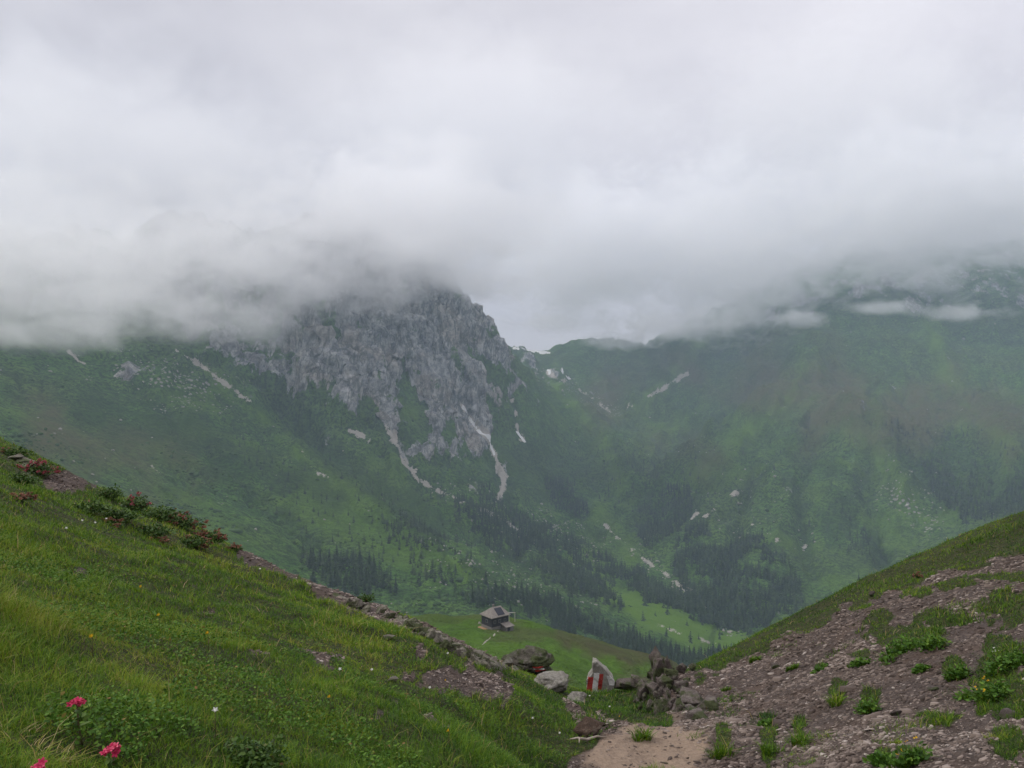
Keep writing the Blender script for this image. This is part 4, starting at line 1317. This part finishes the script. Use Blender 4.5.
# --- tufts
def tuft(name, px, py, wpx, hpx, label, seed, dry=0.0, n=160, bloom=None, cat='grass tuft', group=None, broad=False, lean=None):
    rg = np.random.default_rng(seed)
    x, y, z = cast_near(px, py)
    s = y / FPX
    rx, h = wpx * s / 2, hpx * s
    root = empty(name, (x, y, z))
    tag(root, label, cat, group)
    a, r = rg.uniform(0, 2 * np.pi, n), np.sqrt(rg.random(n)) * rx * 0.7
    cc = np.stack([rg.normal(0, rx * 0.5, 6), rg.normal(0, rx * 0.45, 6)], -1)[rg.integers(0, 6, n)]
    hs = rg.uniform(0.45, 1.0, 6)[rg.integers(0, 6, n)]
    base = np.stack([r * np.cos(a) * 0.6 + cc[:, 0], r * np.sin(a) * 0.5 + cc[:, 1], -0.02 + 0 * a], -1)
    base[:, 2] += land_z(x + base[:, 0], y + base[:, 1]) - z
    tint = np.clip(0.36 + 0.45 * dry + rg.normal(0, 0.12, n), 0, 1)
    tint = np.where(rg.random(n) < 0.06, rg.uniform(0.75, 1.0, n), tint)
    v, f, t = blades(base, h * hs * rg.uniform(0.4, 1.0, n), np.full(n, max(0.004, s * 0.9)), rg.uniform(0.2, 1.1, n) if lean is None else np.full(n, lean), a + np.pi / 2 * 0 - np.pi / 2, tint, rg)
    mesh_obj('blades', v, f, M_GRASS, root, False, attrs=dict(tint=t))
    if broad:
        k = n * 2
        q = dome_points(k, rx * 0.75, rx * 0.6, h * 0.6, rg, 0.2) + np.concatenate([cc, 0 * cc[:, :1]], 1)[rg.integers(0, n, k)]
        q[:, 2] += land_z(x + q[:, 0], y + q[:, 1]) - z
        v, f = leaf_quads(q, rg.uniform(0.02, 0.045, k) * (1 + y / 20), rg)
        mesh_obj('leaves', v, f, M_HERB, root, False, attrs=dict(tint=np.repeat(np.clip(rg.normal(0.4, 0.2, k), 0, 0.8), 6)))
    if bloom is not None:
        q = dome_points(bloom[0], rx * 0.9, rx * 0.7, h * 1.15, rg, 0.9)
        v, f, t = florets(np.repeat(q, 2, 0) + rg.normal(0, 0.008, (bloom[0] * 2, 3)), 0.38 * max(0.03, s * 2), rg)
        mesh_obj('blossoms', v, f, bloom[1], root, False, attrs=dict(tint=t))
    return root


tuft('grass_tuft', 722, 756, 20, 28, 'tall bright green tuft standing alone beside the tan path', 1)
tuft('grass_tuft', 770, 752, 16, 20, 'second green tuft from the path, tall and narrow on bare scree', 2)
tuft('grass_tuft', 800, 744, 18, 26, 'slim upright green tuft low on the scree between two others', 3)
tuft('grass_tuft', 767, 726, 15, 9, 'small dark tuft on the scree above the tall narrow tuft', 4, broad=True)
tuft('grass_tuft', 838, 702, 16, 22, 'yellowish green tuft trailing down the middle of the scree', 5, 0.25)
tuft('leafy_clump', 870, 710, 24, 18, 'dense dark green leafy clump in the middle of the scree', 6, broad=True, cat='plant')
tuft('leafy_clump', 911, 762, 32, 24, 'leafy clump with yellow flowers on top near the bottom edge', 7, broad=True, bloom=(5, M_YEL), cat='plant')
tuft('leafy_clump', 884, 762, 18, 14, 'small dark green leafy clump left of the yellow flowered one', 8, broad=True, cat='plant')
tuft('leafy_clump', 953, 680, 20, 20, 'rounded green clump alone on the upper scree', 9, broad=True, cat='plant')
tuft('leafy_clump', 924, 671, 12, 9, 'small dark plant on the scree left of the rounded clump', 10, broad=True, cat='plant')
tuft('leafy_clump', 896, 655, 34, 22, 'large bright green clump at the left end of the turf strip', 11, broad=True, cat='plant', n=240)
tuft('leafy_clump', 930, 648, 36, 18, 'wide green clump in the middle of the turf strip', 12, broad=True, cat='plant', n=240)
tuft('leafy_clump', 862, 664, 18, 8, 'flat green cushion on the scree below the turf strip', 13, 0.15, broad=True, cat='plant')
tuft('grass_tuft', 938, 722, 30, 12, 'flat yellow green mat of grass on the lower right scree', 14, 0.35)
tuft('grass_tuft', 996, 740, 18, 16, 'straw coloured tuft low at the right edge of the scree', 15, 0.6)
tuft('leafy_clump', 990, 700, 44, 26, 'broad clump dotted with yellow flowers at the right edge', 16, 0.1, broad=True, bloom=(6, M_YEL), cat='plant', n=240)
tuft('leafy_clump', 1010, 668, 40, 20, 'bushy green clump at the right edge above the yellow flowers', 17, broad=True, cat='plant', n=240)
tuft('grass_tuft', 994, 653, 9, 4, 'tiny plant with white flowers on the right scree', 18, bloom=(4, M_WHT))
tuft('grass_tuft', 820, 672, 12, 8, 'small tuft near the top of the scree', 19, broad=True)
tuft('grass_tuft', 793, 668, 10, 7, 'tiny green tuft below the turf crest, leftmost on the upper scree', 20)
tuft('grass_tuft', 755, 660, 12, 8, 'green tuft at the foot of the grassy crest beside the scree', 21)
tuft('grass_tuft', 727, 690, 9, 7, 'small sprig on the scree right of the jagged outcrop', 22)
tuft('grass_tuft', 893, 742, 14, 8, 'brownish dry tuft behind the yellow flowered clump', 23, 0.6)
tuft('grass_tuft', 918, 700, 8, 5, 'tiny green sprig on open scree below the dark plant', 24)
tuft('grass_tuft', 28, 748, 80, 34, 'long straw coloured tuft of dry grass at the lower left', 25, 1.2, 260, lean=1.1)
tuft('grass_tuft', 590, 722, 30, 16, 'dark green tuft hanging over the rusty rock', 26, -0.15, 200)
tuft('grass_tuft', 640, 738, 22, 17, 'dark tuft at the turf edge above the tan path', 27, 0.0, 200)

# --- small pale flowers in the meadow
def small_flower(name, mat, rg, big=1.0):
    root = empty(name)
    v, f, t = florets([(0, 0, 0.115)], 0.017 * big, rg)
    mesh_obj('petals', v, f, mat, root, False, attrs=dict(tint=t))
    v, f = tube([(0.005, 0, -0.01), (0, 0.004, 0.06), (0, 0, 0.115)], [0.002, 0.002, 0.0015], 5)
    mesh_obj('stem', v, f, M_STEM, root)
    return root


rg = np.random.default_rng(77)
fl = [('white', M_WHT, [(82, 522), (95, 524), (106, 520), (66, 530), (430, 690), (340, 672), (372, 672), (590, 697), (610, 708), (533, 720), (260, 570), (448, 655), (215, 715), (560, 735)]),
      ('yellow', M_YEL, [(141, 589), (159, 618), (449, 734), (92, 640), (330, 700), (446, 562 + 120), (208, 636), (620, 718)])]
for nm, mt, ps in fl:
    pr = None
    for q in ps:
        o = small_flower('meadow_flower', mt, rg, 0.85) if pr is None else copy_tree(pr)
        pr = pr or o
        o.location = place(q[0], q[1], 0.1)
        k = max(1.0, o.location.y / 9.0)
        o.scale = (k, k, 1)
        tag(o, 'tiny %s flower dotted in the meadow grass' % nm, 'flower', 'tiny %s meadow flowers' % nm)

# ------------------------------------------------------------------ woods on the far slopes
M_SPRUCE = leaf_material('spruce_needles', [(0.0, (0.008, 0.018, 0.010)), (0.5, (0.017, 0.034, 0.016)), (1.0, (0.04, 0.065, 0.026))], 0, 0.8)
M_BARK, nt_, b_ = new_mat('spruce_bark')
L(nt_, mix(nt_, noise(nt_, objco(nt_), 3, 4, 0.6), (0.05, 0.038, 0.03), (0.13, 0.10, 0.08)), b_.inputs['Base Color'])


def spruce_crown(seed, whorls, per):
    """unit-height conifer crown: drooping ragged sprays round a stem"""
    rg = np.random.default_rng(seed)
    v, f, t = [], [], []
    for k in range(whorls):
        q = k / (whorls - 1)
        zc = 0.08 + 0.88 * q
        rad = 0.23 * (1 - q) ** 0.8 + 0.012
        a0 = rg.uniform(0, 6.28)
        for j in range(per):
            if rg.random() < 0.08:
                continue
            a = a0 + 6.283 * j / per + rg.normal(0, 0.18)
            r = rad * rg.uniform(0.65, 1.2)
            hw = r * rg.uniform(0.32, 0.5)
            zz = zc + rg.normal(0, 0.012)
            c, s = math.cos(a), math.sin(a)
            b = len(v)
            dz = -r * rg.uniform(0.35, 0.7)
            v += [(0, 0, zz + 0.055), (c * r * .6 - s * hw, s * r * .6 + c * hw, zz + dz * .75), (c * r, s * r, zz + dz), (c * r * .6 + s * hw, s * r * .6 - c * hw, zz + dz * .75)]
            f.append((b, b + 1, b + 2, b + 3))
            t += [float(np.clip(rg.normal(0.45, 0.2), 0, 1))] * 4
    return np.array(v), np.array(f), np.array(t)


def spruce_trunk():
    v, f = tube([(0, 0, -0.06), (0, 0, 0.3), (0, 0, 0.98)], [0.016, 0.012, 0.002], 6)
    return v, f


CROWNS = [spruce_crown(s, 11, 7) for s in (1, 2, 3, 4)]
SIMPLE = [spruce_crown(s, 7, 5) for s in (11, 12, 13, 14, 15)]
PROTO = []
tv, tf = spruce_trunk()
for k in range(4):
    r_ = empty('spruce_tree')
    mesh_obj('crown', CROWNS[k][0], CROWNS[k][1], M_SPRUCE, r_, False, attrs=dict(tint=CROWNS[k][2]))
    mesh_obj('trunk', tv, tf, M_BARK, r_)
    PROTO.append(r_)

WOODS = [
    ('near', [(556, 618), (600, 632), (640, 646), (690, 658), (735, 660), (742, 666), (700, 674), (640, 668), (590, 646), (552, 632)], 7, 17, 0.9),
    ('near', [(470, 586), (510, 590), (560, 604), (600, 618), (560, 628), (520, 622), (480, 606)], 8, 16, 0.6),
    ('left', [(300, 560), (350, 560), (395, 575), (400, 596), (350, 596)], 10, 15, 0.5),
    ('left', [(380, 515), (430, 522), (450, 545), (400, 548)], 11, 12, 0.5),
    ('left', [(410, 560), (470, 575), (470, 600), (420, 590)], 14, 12, 0.4),
    ('band', [(459, 500), (500, 520), (545, 545), (590, 575), (622, 600), (622, 614), (585, 596), (540, 575), (490, 545), (455, 518)], 7, 15, 0.85),
    ('band', [(520, 520), (560, 532), (610, 560), (660, 585), (700, 606), (694, 614), (650, 598), (606, 580), (565, 560), (525, 545)], 6.5, 15, 0.95),
    ('band', [(470, 480), (500, 500), (530, 520), (500, 525), (475, 505)], 10, 12, 0.5),
    ('valley', [(655, 592), (690, 600), (745, 622), (748, 632), (700, 618), (655, 600)], 7, 15, 0.8),
    ('right', [(684, 528), (700, 524), (712, 552), (738, 542), (764, 534), (784, 556), (802, 580), (806, 606), (770, 622), (738, 630), (704, 612), (684, 588), (674, 562)], 7, 17, 0.8),
    ('right', [(640, 512), (662, 486), (692, 488), (692, 506), (672, 532), (650, 544), (636, 534)], 8, 13, 0.85),
    ('band', [(545, 478), (570, 488), (588, 512), (578, 516), (550, 502)], 7, 12, 0.9),
    ('far', [(912, 456), (940, 460), (956, 482), (1030, 474), (1060, 512), (960, 522), (945, 502)], 9, 15, 0.8),
    ('far', [(880, 425), (1030, 440), (1050, 475), (920, 460)], 20, 13, 0.4),
    ('far', [(840, 500), (870, 540), (875, 590), (850, 560)], 14, 12, 0.4),
    ('sparse', [(560, 440), (690, 450), (720, 500), (620, 520), (560, 480)], 26, 11, 0.5),
    ('sparse', [(700, 400), (860, 430), (850, 560), (720, 500)], 60, 11, 0.5),
    ('sparse', [(230, 430), (420, 480), (520, 560), (300, 560)], 30, 10, 0.5),
    ('sparse', [(600, 600), (690, 612), (735, 650), (650, 640)], 55, 15, 0.4),
]
TR = []
rg = np.random.default_rng(19)
for nm, poly, spc, ht, fill in WOODS:
    pa_ = np.array(poly, float)
    x0, x1 = pa_[:, 0].min(), pa_[:, 0].max()
    n = 140000
    px = rg.uniform(x0, x1, n)
    d = np.exp(rg.uniform(math.log(620), math.log(2600), n))
    # even density over the ground
    keep = rg.random(n) < (d / 2600) ** 2
    px, d = px[keep], d[keep]
    x = (px - 512) / FPX * d
    z = land_z(x, d)
    py = 384 - z / d * FPX
    area = (x1 - x0) / FPX * (2600 ** 2) / 2 / n * 2 * (math.log(2600 / 620) / 2)   # ground per kept sample
    jx, jy = rg.normal(0, 2.2, len(px)), rg.normal(0, 1.6, len(px))
    ins = inpoly(px + jx + 6 * fbm(px / 13, py / 13, 1, 3), py + jy + 4 * fbm(px / 13, py / 13, 5, 3), poly)
    dens = fbm(x / 40, d / 40, 3.0, 3) + rg.normal(0, 0.25, len(px)) > (1 - 2 * fill) * 0.6 + 0.08
    idx = np.nonzero(ins & dens)[0]
    cell = {}
    for i in idx:
        kx, ky = int(x[i] // spc), int(d[i] // spc)
        if any((x[i] - q[0]) ** 2 + (d[i] - q[1]) ** 2 < (spc * 0.5) ** 2 for a in (-1, 0, 1) for b in (-1, 0, 1) for q in cell.get((kx + a, ky + b), ())):
            continue
        cell.setdefault((kx, ky), []).append((x[i], d[i]))
        TR.append((x[i], d[i], z[i], 0.95 * ht * rg.choice([rg.uniform(0.35, 0.7), rg.uniform(0.7, 1.25), rg.uniform(0.8, 1.15)]), nm, px[i], py[i]))
TR.sort(key=lambda q: -q[3] / q[1])
print('trees', len(TR))
words_ = {'near': 'dark spruce in the nearest wood, just beyond the hut shoulder', 'left': 'spruce scattered on the slope left of the hut', 'band': 'spruce in a dark band of wood slanting down the middle slope',
          'valley': 'spruce lining the far side of the bright valley meadow', 'right': 'spruce in the dark wood at the foot of the right hand spur', 'far': 'spruce on the far right slope', 'sparse': 'lone spruce on the open slopes'}
used = set()
for i, (x, y, z, h, nm, px, py) in enumerate(TR[:300]):
    k = i % 4
    o = PROTO[k] if k not in used else copy_tree(PROTO[k])
    used.add(k)
    o.location = (x, y, z)
    o.rotation_euler = (0, 0, rg.uniform(0, 6.28))
    w = h * rg.uniform(0.8, 1.45)
    o.scale = (w, w, h)
    tag(o, words_[nm], 'tree', {'near': 'spruces of the nearest wood', 'left': 'spruces left of the hut', 'band': 'spruces of the slanting wood', 'valley': 'spruces along the valley meadow',
                                'right': 'spruces under the right hand spur', 'far': 'spruces of the far right slope', 'sparse': 'lone spruces on open slopes'}[nm])
fv, ff, ft, n0 = [], [], [], 0
for i, (x, y, z, h, nm, px, py) in enumerate(TR[300:]):
    v, f, t = SIMPLE[i % 5]
    a = rg.uniform(0, 6.28)
    c, s = math.cos(a), math.sin(a)
    w = h * rg.uniform(0.8, 1.6)
    q = np.stack([(v[:, 0] * c - v[:, 1] * s) * w + x, (v[:, 0] * s + v[:, 1] * c) * w + y, v[:, 2] * h + z], -1)
    fv.append(q)
    ff.append(f + n0)
    ft.append(np.clip(t + rg.normal(0.05, 0.28), 0, 1))
    n0 += len(v)
o = mesh_obj('forest', np.concatenate(fv), np.concatenate(ff), M_SPRUCE, smooth=False, attrs=dict(tint=np.concatenate(ft)))
tag(o, 'dark spruce woods on the lower mountain slopes', 'forest', kind='stuff')

# ------------------------------------------------------------------ scrub and boulders on the slopes
bm = bmesh.new()
bmesh.ops.create_icosphere(bm, subdivisions=1, radius=1.0)
IV = np.array([q.co[:] for q in bm.verts])
IF = np.array([[q.index for q in p.verts] for p in bm.faces])
bm.free()


def lumps(n, seed, want, size, squash, jit):
    rg = np.random.default_rng(seed)
    px = rg.uniform(-60, 1084, n)
    d = np.exp(rg.uniform(math.log(640), math.log(2500), n))
    x = (px - 512) / FPX * d
    py = dip(px, d)
    k = want(px, py, d, x, rg)
    px, d, x = px[k], d[k], x[k]
    z = land_z(x, d)
    n = len(x)
    s = size(n, rg)
    v = IV[None] * (1 + rg.normal(0, jit, (n, len(IV), 1))) * s[:, None, None] * np.stack([rg.uniform(.7, 1.4, n), rg.uniform(.7, 1.4, n), squash * rg.uniform(.6, 1.3, n)], -1)[:, None]
    v = v + np.stack([x, d, z + 0.1 * s], -1)[:, None]
    f = (IF[None] + (np.arange(n) * len(IV))[:, None, None]).reshape(-1, 3)
    return v.reshape(-1, 3), f, np.repeat(np.clip(rg.normal(0.5, 0.2, n), 0, 1), len(IV))


def want_scrub(px, py, d, x, rg):
    m = fbm(x / 80, d / 80, 31.0, 4)
    m = m + 0.35 * fbm(x / 300, d / 300, 3.0, 2) - 0.9 * rockmask(px, py, d) - 0.7 * ((px > 690) & (py < 470)) - 0.35 * (px > 640) - 1.2 * sstep(0, -14, polydist(px, py, [(590, 590, 10), (650, 612, 16), (700, 636, 16), (760, 650, 14)]))
    return (m > rg.uniform(0.05, 0.75, len(px))) & (py > 350)


M_SCRUB = leaf_material('scrub_leaves', [(0.0, (0.018, 0.036, 0.014)), (0.5, (0.035, 0.07, 0.022)), (1.0, (0.07, 0.12, 0.03))], 0, 0.9)
v, f, t = lumps(42000, 3, want_scrub, lambda n, r: r.lognormal(0.1, 0.5, n), 0.7, 0.2)
tag(mesh_obj('alder_scrub', v, f, M_SCRUB, smooth=False, attrs=dict(tint=t)), 'low green alder and pine scrub covering the slopes', 'scrub', kind='stuff')


def want_boulder(px, py, d, x, rg):
    m = np.zeros(len(px))
    for line in ([(100, 362, 10), (170, 380, 20), (235, 398, 12)], [(540, 372, 4), (610, 412, 6)], [(440, 492, 3), (520, 530, 6), (590, 545, 8)], [(890, 490, 10), (930, 520, 12)], [(700, 490, 25), (780, 520, 30)], [(640, 556, 3), (730, 618, 3)], [(470, 560, 30), (560, 600, 20)]):
        m = np.maximum(m, sstep(16, -4, polydist(px, py, line) + 8 * fbm(px / 9, py / 9, 0, 2)) * (0.12 if line[0][0] in (700, 470) else 0.35 if line[0][0] == 890 else 0.6))
    return (rg.random(len(px)) < np.maximum(m, 0.006))


M_BOULD, *_ = rock_material('slope_boulder', (0.12, 0.115, 0.10), (0.25, 0.235, 0.21), (0.40, 0.38, 0.34), sc=0.1)
v, f, t = lumps(60000, 8, want_boulder, lambda n, r: r.lognormal(0.05, 0.45, n), 0.8, 0.2)
tag(mesh_obj('boulder_field', v, f, M_BOULD, smooth=False), 'pale boulders strewn over the mountain slopes', 'boulders', kind='stuff')

# ------------------------------------------------------------------ the hut on the shoulder
def simple(name, colr, rough=0.8, var=0.35, sc=3.0):
    m, nt, b = new_mat(name)
    n = noise(nt, objco(nt), sc, 5, 0.65)
    L(nt, mix(nt, n, tuple(c * (1 - var) for c in colr), tuple(c * (1 + var) for c in colr)), b.inputs['Base Color'])
    b.inputs['Roughness'].default_value = rough
    return m


M_HWALL = simple('dark_timber', (0.035, 0.035, 0.042))
M_HROOF = simple('weathered_roof', (0.19, 0.17, 0.15), var=0.6, sc=1.2)
M_HSTONE = simple('hut_masonry', (0.17, 0.16, 0.15))
M_PANEL = simple('solar_glass', (0.014, 0.016, 0.026), 0.25, 0.1)
M_GLASS = simple('window_glass', (0.05, 0.06, 0.07), 0.15, 0.1)
M_FRAME = simple('pale_frame', (0.42, 0.40, 0.36))
M_ORANGE = simple('terrace_boards', (0.30, 0.19, 0.10))


def box(x0, x1, y0, y1, z0, z1):
    return [(x0, y0, z0), (x1, y0, z0), (x1, y1, z0), (x0, y1, z0), (x0, y0, z1), (x1, y0, z1), (x1, y1, z1), (x0, y1, z1)]


BF = [(3, 2, 1, 0), (4, 5, 6, 7), (0, 1, 5, 4), (1, 2, 6, 5), (2, 3, 7, 6), (3, 0, 4, 7)]


def boxes(name, bs, mat, parent):
    v, f = [], []
    for b in bs:
        f += [tuple(i + len(v) for i in q) for q in BF]
        v += box(*b)
    return mesh_obj(name, v, f, mat, parent, False)


hx, hy, hz0 = cast(495, 627)
hut = empty('mountain_hut', (hx, hy, hz0), R(38))
tag(hut, 'small dark walled mountain hut with a pale roof on the green shoulder', 'hut')
W, Dp, E, RG, HP = 2.8, 2.35, 3.5, 5.5, 1.5     # half length, half depth, eaves, ridge, hip
walls = boxes('wall', [(-W, W, -Dp, Dp, 0.9, E)], M_HWALL, hut)
boxes('plinth', [(-W - 0.05, W + 0.05, -Dp - 0.05, Dp + 0.05, -1.6, 0.898)], M_HSTONE, hut)


def slope_slab(x0, x1, y0, z0, y1, z1, th):
    """a sheet from eave (y0, z0) to ridge (y1, z1)"""
    v = [(x0, y0, z0), (x1, y0, z0), (x1, y1, z1), (x0, y1, z1)]
    return v + [(a, b, c + th) for a, b, c in v], BF


sl = (RG - E) / Dp
ov = 0.4
ez = E - 0.02
rv = [(-W - ov, -Dp - ov, ez), (W + ov, -Dp - ov, ez), (W + ov, Dp + ov, ez), (-W - ov, Dp + ov, ez), (-W + HP, 0, RG), (W - HP + 0.5, 0, RG)]
rv = rv + [(x, y, z - 0.16) for x, y, z in rv[:4]]
rf = mesh_obj('roof', rv, [(0, 1, 5, 4), (2, 3, 4, 5), (3, 0, 4), (1, 2, 5), (6, 7, 1, 0), (7, 8, 2, 1), (8, 9, 3, 2), (9, 6, 0, 3), (9, 8, 7, 6)], M_HROOF, hut, False)
sl = (RG - ez) / (Dp + ov)
v, f = slope_slab(-0.75, 1.5, -Dp - 0.1, ez + sl * 0.3 + 0.05, -0.5, ez + sl * (Dp + ov - 0.5) + 0.05, 0.07)
mesh_obj('solar_panel', v, f, M_PANEL, rf, False)
boxes('chimney', [(-0.5, -0.05, 0.15, 0.6, 4.6, 6.1)], M_HSTONE, rf)
for x0 in (-2.2, -0.6, 1.2):
    wn_ = boxes('window', [(x0, x0 + 0.75, -Dp - 0.06, -Dp + 0.02, 1.75, 2.65)], M_HSTONE, hut)
    boxes('pane', [(x0 + 0.09, x0 + 0.66, -Dp - 0.075, -Dp - 0.05, 1.84, 2.56)], M_GLASS, wn_)
wn_ = boxes('window', [(-W - 0.06, -W + 0.02, -0.5, 0.4, 1.7, 2.6)], M_HSTONE, hut)
boxes('pane', [(-W - 0.075, -W - 0.05, -0.4, 0.3, 1.8, 2.5)], M_GLASS, wn_)
boxes('annex', [(0.2, 2.7, -Dp - 2.3, -Dp - 0.06, -1.9, 0.9)], M_HSTONE, hut)
v, f = slope_slab(0.0, 2.9, -Dp - 2.6, 0.92, -Dp - 0.07, 1.45, 0.12)
mesh_obj('annex_roof', v, f, M_HROOF, hut, False)
dr = boxes('door', [(0.7, 1.6, -Dp - 2.36, -Dp - 2.29, -1.1, 0.75)], M_HWALL, hut)
boxes('handle', [(1.42, 1.5, -Dp - 2.42, -Dp - 2.36, -0.25, -0.1)], M_FRAME, dr)
boxes('terrace', [(-W - 1.7, -W - 0.06, -Dp - 0.4, Dp + 0.4, -1.6, 0.1)], M_ORANGE, hut)

fx, fy, fz = cast(512, 622)
fr = empty('timber_frame', (fx, fy, fz), R(10))
tag(fr, 'pale open timber frame standing right of the hut', 'frame')
for sx in (-0.85, 0.85):
    boxes('post', [(sx - 0.07, sx + 0.07, -0.07, 0.07, -0.4, 2.6)], M_FRAME, fr)
boxes('crossbar', [(-1.0, 1.0, -0.08, 0.08, 2.602, 2.78)], M_FRAME, fr)
for k, (px, py, lb) in enumerate([(480, 624, 'pale block of stone at the left end of the hut terrace'), (511, 629, 'rusty red crate on the grass right of the hut')]):
    x, y, z = cast(px, py)
    v, f = rock_geo(300 + k, (0.6, 0.5, 0.5), sub=3)
    if k == 0:
        o = mesh_obj('stone', v, f, M_ROCK, smooth=False)
        tag(o, lb, 'stone')
    else:
        o = boxes('crate', [(-0.5, 0.5, -0.4, 0.4, -0.3, 0.8), (-0.55, 0.55, -0.45, 0.45, 0.803, 0.9)], simple('rusty_paint', (0.28, 0.07, 0.03)), None)
        tag(o, lb, 'crate')
    o.location = (x, y, z + 0.1)

# ------------------------------------------------------------------ air and low cloud
def cloud_material(name, dens, amp, scale, seed, step):
    m = bpy.data.materials.new(name)
    m.use_nodes = True
    nt = m.node_tree
    nt.nodes.clear()
    out = N(nt, 'ShaderNodeOutputMaterial')
    vol = N(nt, 'ShaderNodeVolumePrincipled')
    vol.inputs['Color'].default_value = (1.0, 1.0, 1.0, 1)
    vol.inputs['Anisotropy'].default_value = 0.55
    ln = N(nt, 'ShaderNodeVectorMath', operation='LENGTH')
    L(nt, objco(nt), ln.inputs[0])
    p = pos(nt)
    off = N(nt, 'ShaderNodeVectorMath', operation='ADD')
    L(nt, p, off.inputs[0])
    off.inputs[1].default_value = (seed * 371.0, seed * 127.0, 0)
    n = noise(nt, scalev(nt, off.outputs[0], (1, 1, 1.5)), scale, 6, 0.63, 0.5)
    f = math_(nt, 'SUBTRACT', 1.0, ln.outputs['Value'])
    f = math_(nt, 'ADD', f, math_(nt, 'MULTIPLY', math_(nt, 'SUBTRACT', n, 0.5), amp))
    mr = N(nt, 'ShaderNodeMapRange', interpolation_type='SMOOTHSTEP')
    mr.inputs['From Min'].default_value = 0.22
    mr.inputs['From Max'].default_value = 0.75
    mr.inputs['To Max'].default_value = dens
    L(nt, f, mr.inputs['Value'])
    L(nt, mr.outputs[0], vol.inputs['Density'])
    L(nt, vol.outputs[0], out.inputs['Volume'])
    m.cycles.volume_step_rate = step
    return m


def cloud(px, py, d, rx, ry, rz, dens=0.015, amp=1.5, scale=0.006, seed=0, label=None, step=1.0, rot=0):
    bm = bmesh.new()
    bmesh.ops.create_icosphere(bm, subdivisions=3, radius=1.0)
    me = bpy.data.meshes.new('cloud_bank')
    bm.to_mesh(me)
    bm.free()
    o = bpy.data.objects.new('cloud_bank', me)
    COL.objects.link(o)
    o.location = ((px - 512) / FPX * d, d, (384 - py) / FPX * d)
    o.scale = (rx, ry, rz)
    o.rotation_euler = (0, 0, R(rot))
    me.materials.append(cloud_material('low_cloud', dens, amp, scale, seed, step))
    tag(o, label, 'cloud', kind='stuff')
    return o


BANKS = [
    (-40, 258, 1150, 520, 330, 170, 'thick grey low cloud lying on the slope at the left edge'),
    (170, 262, 1350, 400, 300, 165, 'torn grey cloud hanging over the left crags'),
    (300, 244, 1540, 330, 280, 190, 'cloud curtain over the left shoulder of the rock massif'),
    (425, 216, 1760, 400, 340, 235, 'cloud wrapping the top of the grey rock massif'),
    (585, 248, 2750, 520, 350, 400, 'bright cloud filling the gap above the pass'),
    (735, 245, 2650, 520, 350, 450, 'white cloud on the crest of the green spur'),
    (905, 205, 2450, 500, 380, 400, 'billowing white cloud over the right hand ridge'),
    (1090, 190, 2300, 520, 380, 390, 'white cloud bank at the right edge of the picture'),
]
for k, (px, py, d, rx, ry, rz, lb) in enumerate(BANKS):
    cloud(px, py, d, rx, ry, rz, (0.006, 0.0045, 0.008, 0.012, 0.014, 0.012, 0.012, 0.012)[k], (2.4, 3.0, 2.6, 1.9, 1.3, 1.9, 1.9, 1.9)[k], 0.012 if k in (0, 1, 2) else 0.0085, k + 1, lb)
VEILS = [(120, 165, 1700, 700, 400, 330), (480, 130, 2400, 800, 450, 430), (850, 110, 2700, 900, 450, 480), (1150, 120, 2500, 700, 450, 420), (-250, 170, 1600, 600, 400, 330)]
for k, (px, py, d, rx, ry, rz) in enumerate(VEILS):
    o = cloud(px, py, d, rx, ry, rz, 0.0035, 1.5, 0.004, k + 60, 'soft veil of higher cloud above the low cloud banks')
    o.name = 'cloud_veil'
    o['group'] = 'veils of higher cloud'
WISPS = [(432, 258, 1640, 170, 110, 62), (405, 255, 1560, 190, 130, 75), (480, 285, 1760, 150, 110, 60), (655, 325, 2450, 220, 150, 75), (720, 318, 2400, 200, 140, 60), (110, 305, 1080, 190, 120, 45), (30, 332, 1030, 230, 120, 38), (240, 322, 1330, 170, 110, 60), (315, 292, 1500, 130, 100, 60), (385, 292, 1640, 150, 90, 50), (455, 282, 1830, 110, 90, 45),
         (800, 318, 2200, 140, 110, 36), (880, 308, 2150, 150, 110, 32), (690, 332, 2500, 170, 120, 42), (545, 322, 2500, 170, 120, 60), (960, 312, 2100, 170, 120, 32), (620, 340, 2600, 170, 110, 45)]
for k, (px, py, d, rx, ry, rz) in enumerate(WISPS):
    o = cloud(px, py, d, rx, ry, rz, 0.009, 2.4, 0.013, k + 20, 'thin torn shred of cloud under the cloud base', rot=10 * (k % 3))
    o.name = 'cloud_wisp'
    o['group'] = 'shreds of cloud under the cloud base'

hz = bpy.data.materials.new('air')
hz.use_nodes = True
hz.node_tree.nodes.clear()
_o = N(hz.node_tree, 'ShaderNodeOutputMaterial')
_v = N(hz.node_tree, 'ShaderNodeVolumePrincipled')
_v.inputs['Color'].default_value = (0.64, 0.81, 1.0, 1)
_v.inputs['Density'].default_value = 0.000125
L(hz.node_tree, _v.outputs[0], _o.inputs['Volume'])
_x, _y0, _y1, _z0, _z1 = 7200, -120, 4680, -900, 800
haze = mesh_obj('haze', [(-_x, _y0, _z0), (_x, _y0, _z0), (_x, _y1, _z0), (-_x, _y1, _z0), (-_x, _y0, _z1), (_x, _y0, _z1), (_x, _y1, _z1), (-_x, _y1, _z1)],
                [(3, 2, 1, 0), (4, 5, 6, 7), (0, 1, 5, 4), (1, 2, 6, 5), (2, 3, 7, 6), (3, 0, 4, 7)], hz, smooth=False)
tag(haze, 'blue grey mountain haze filling the valley', 'haze', kind='stuff')
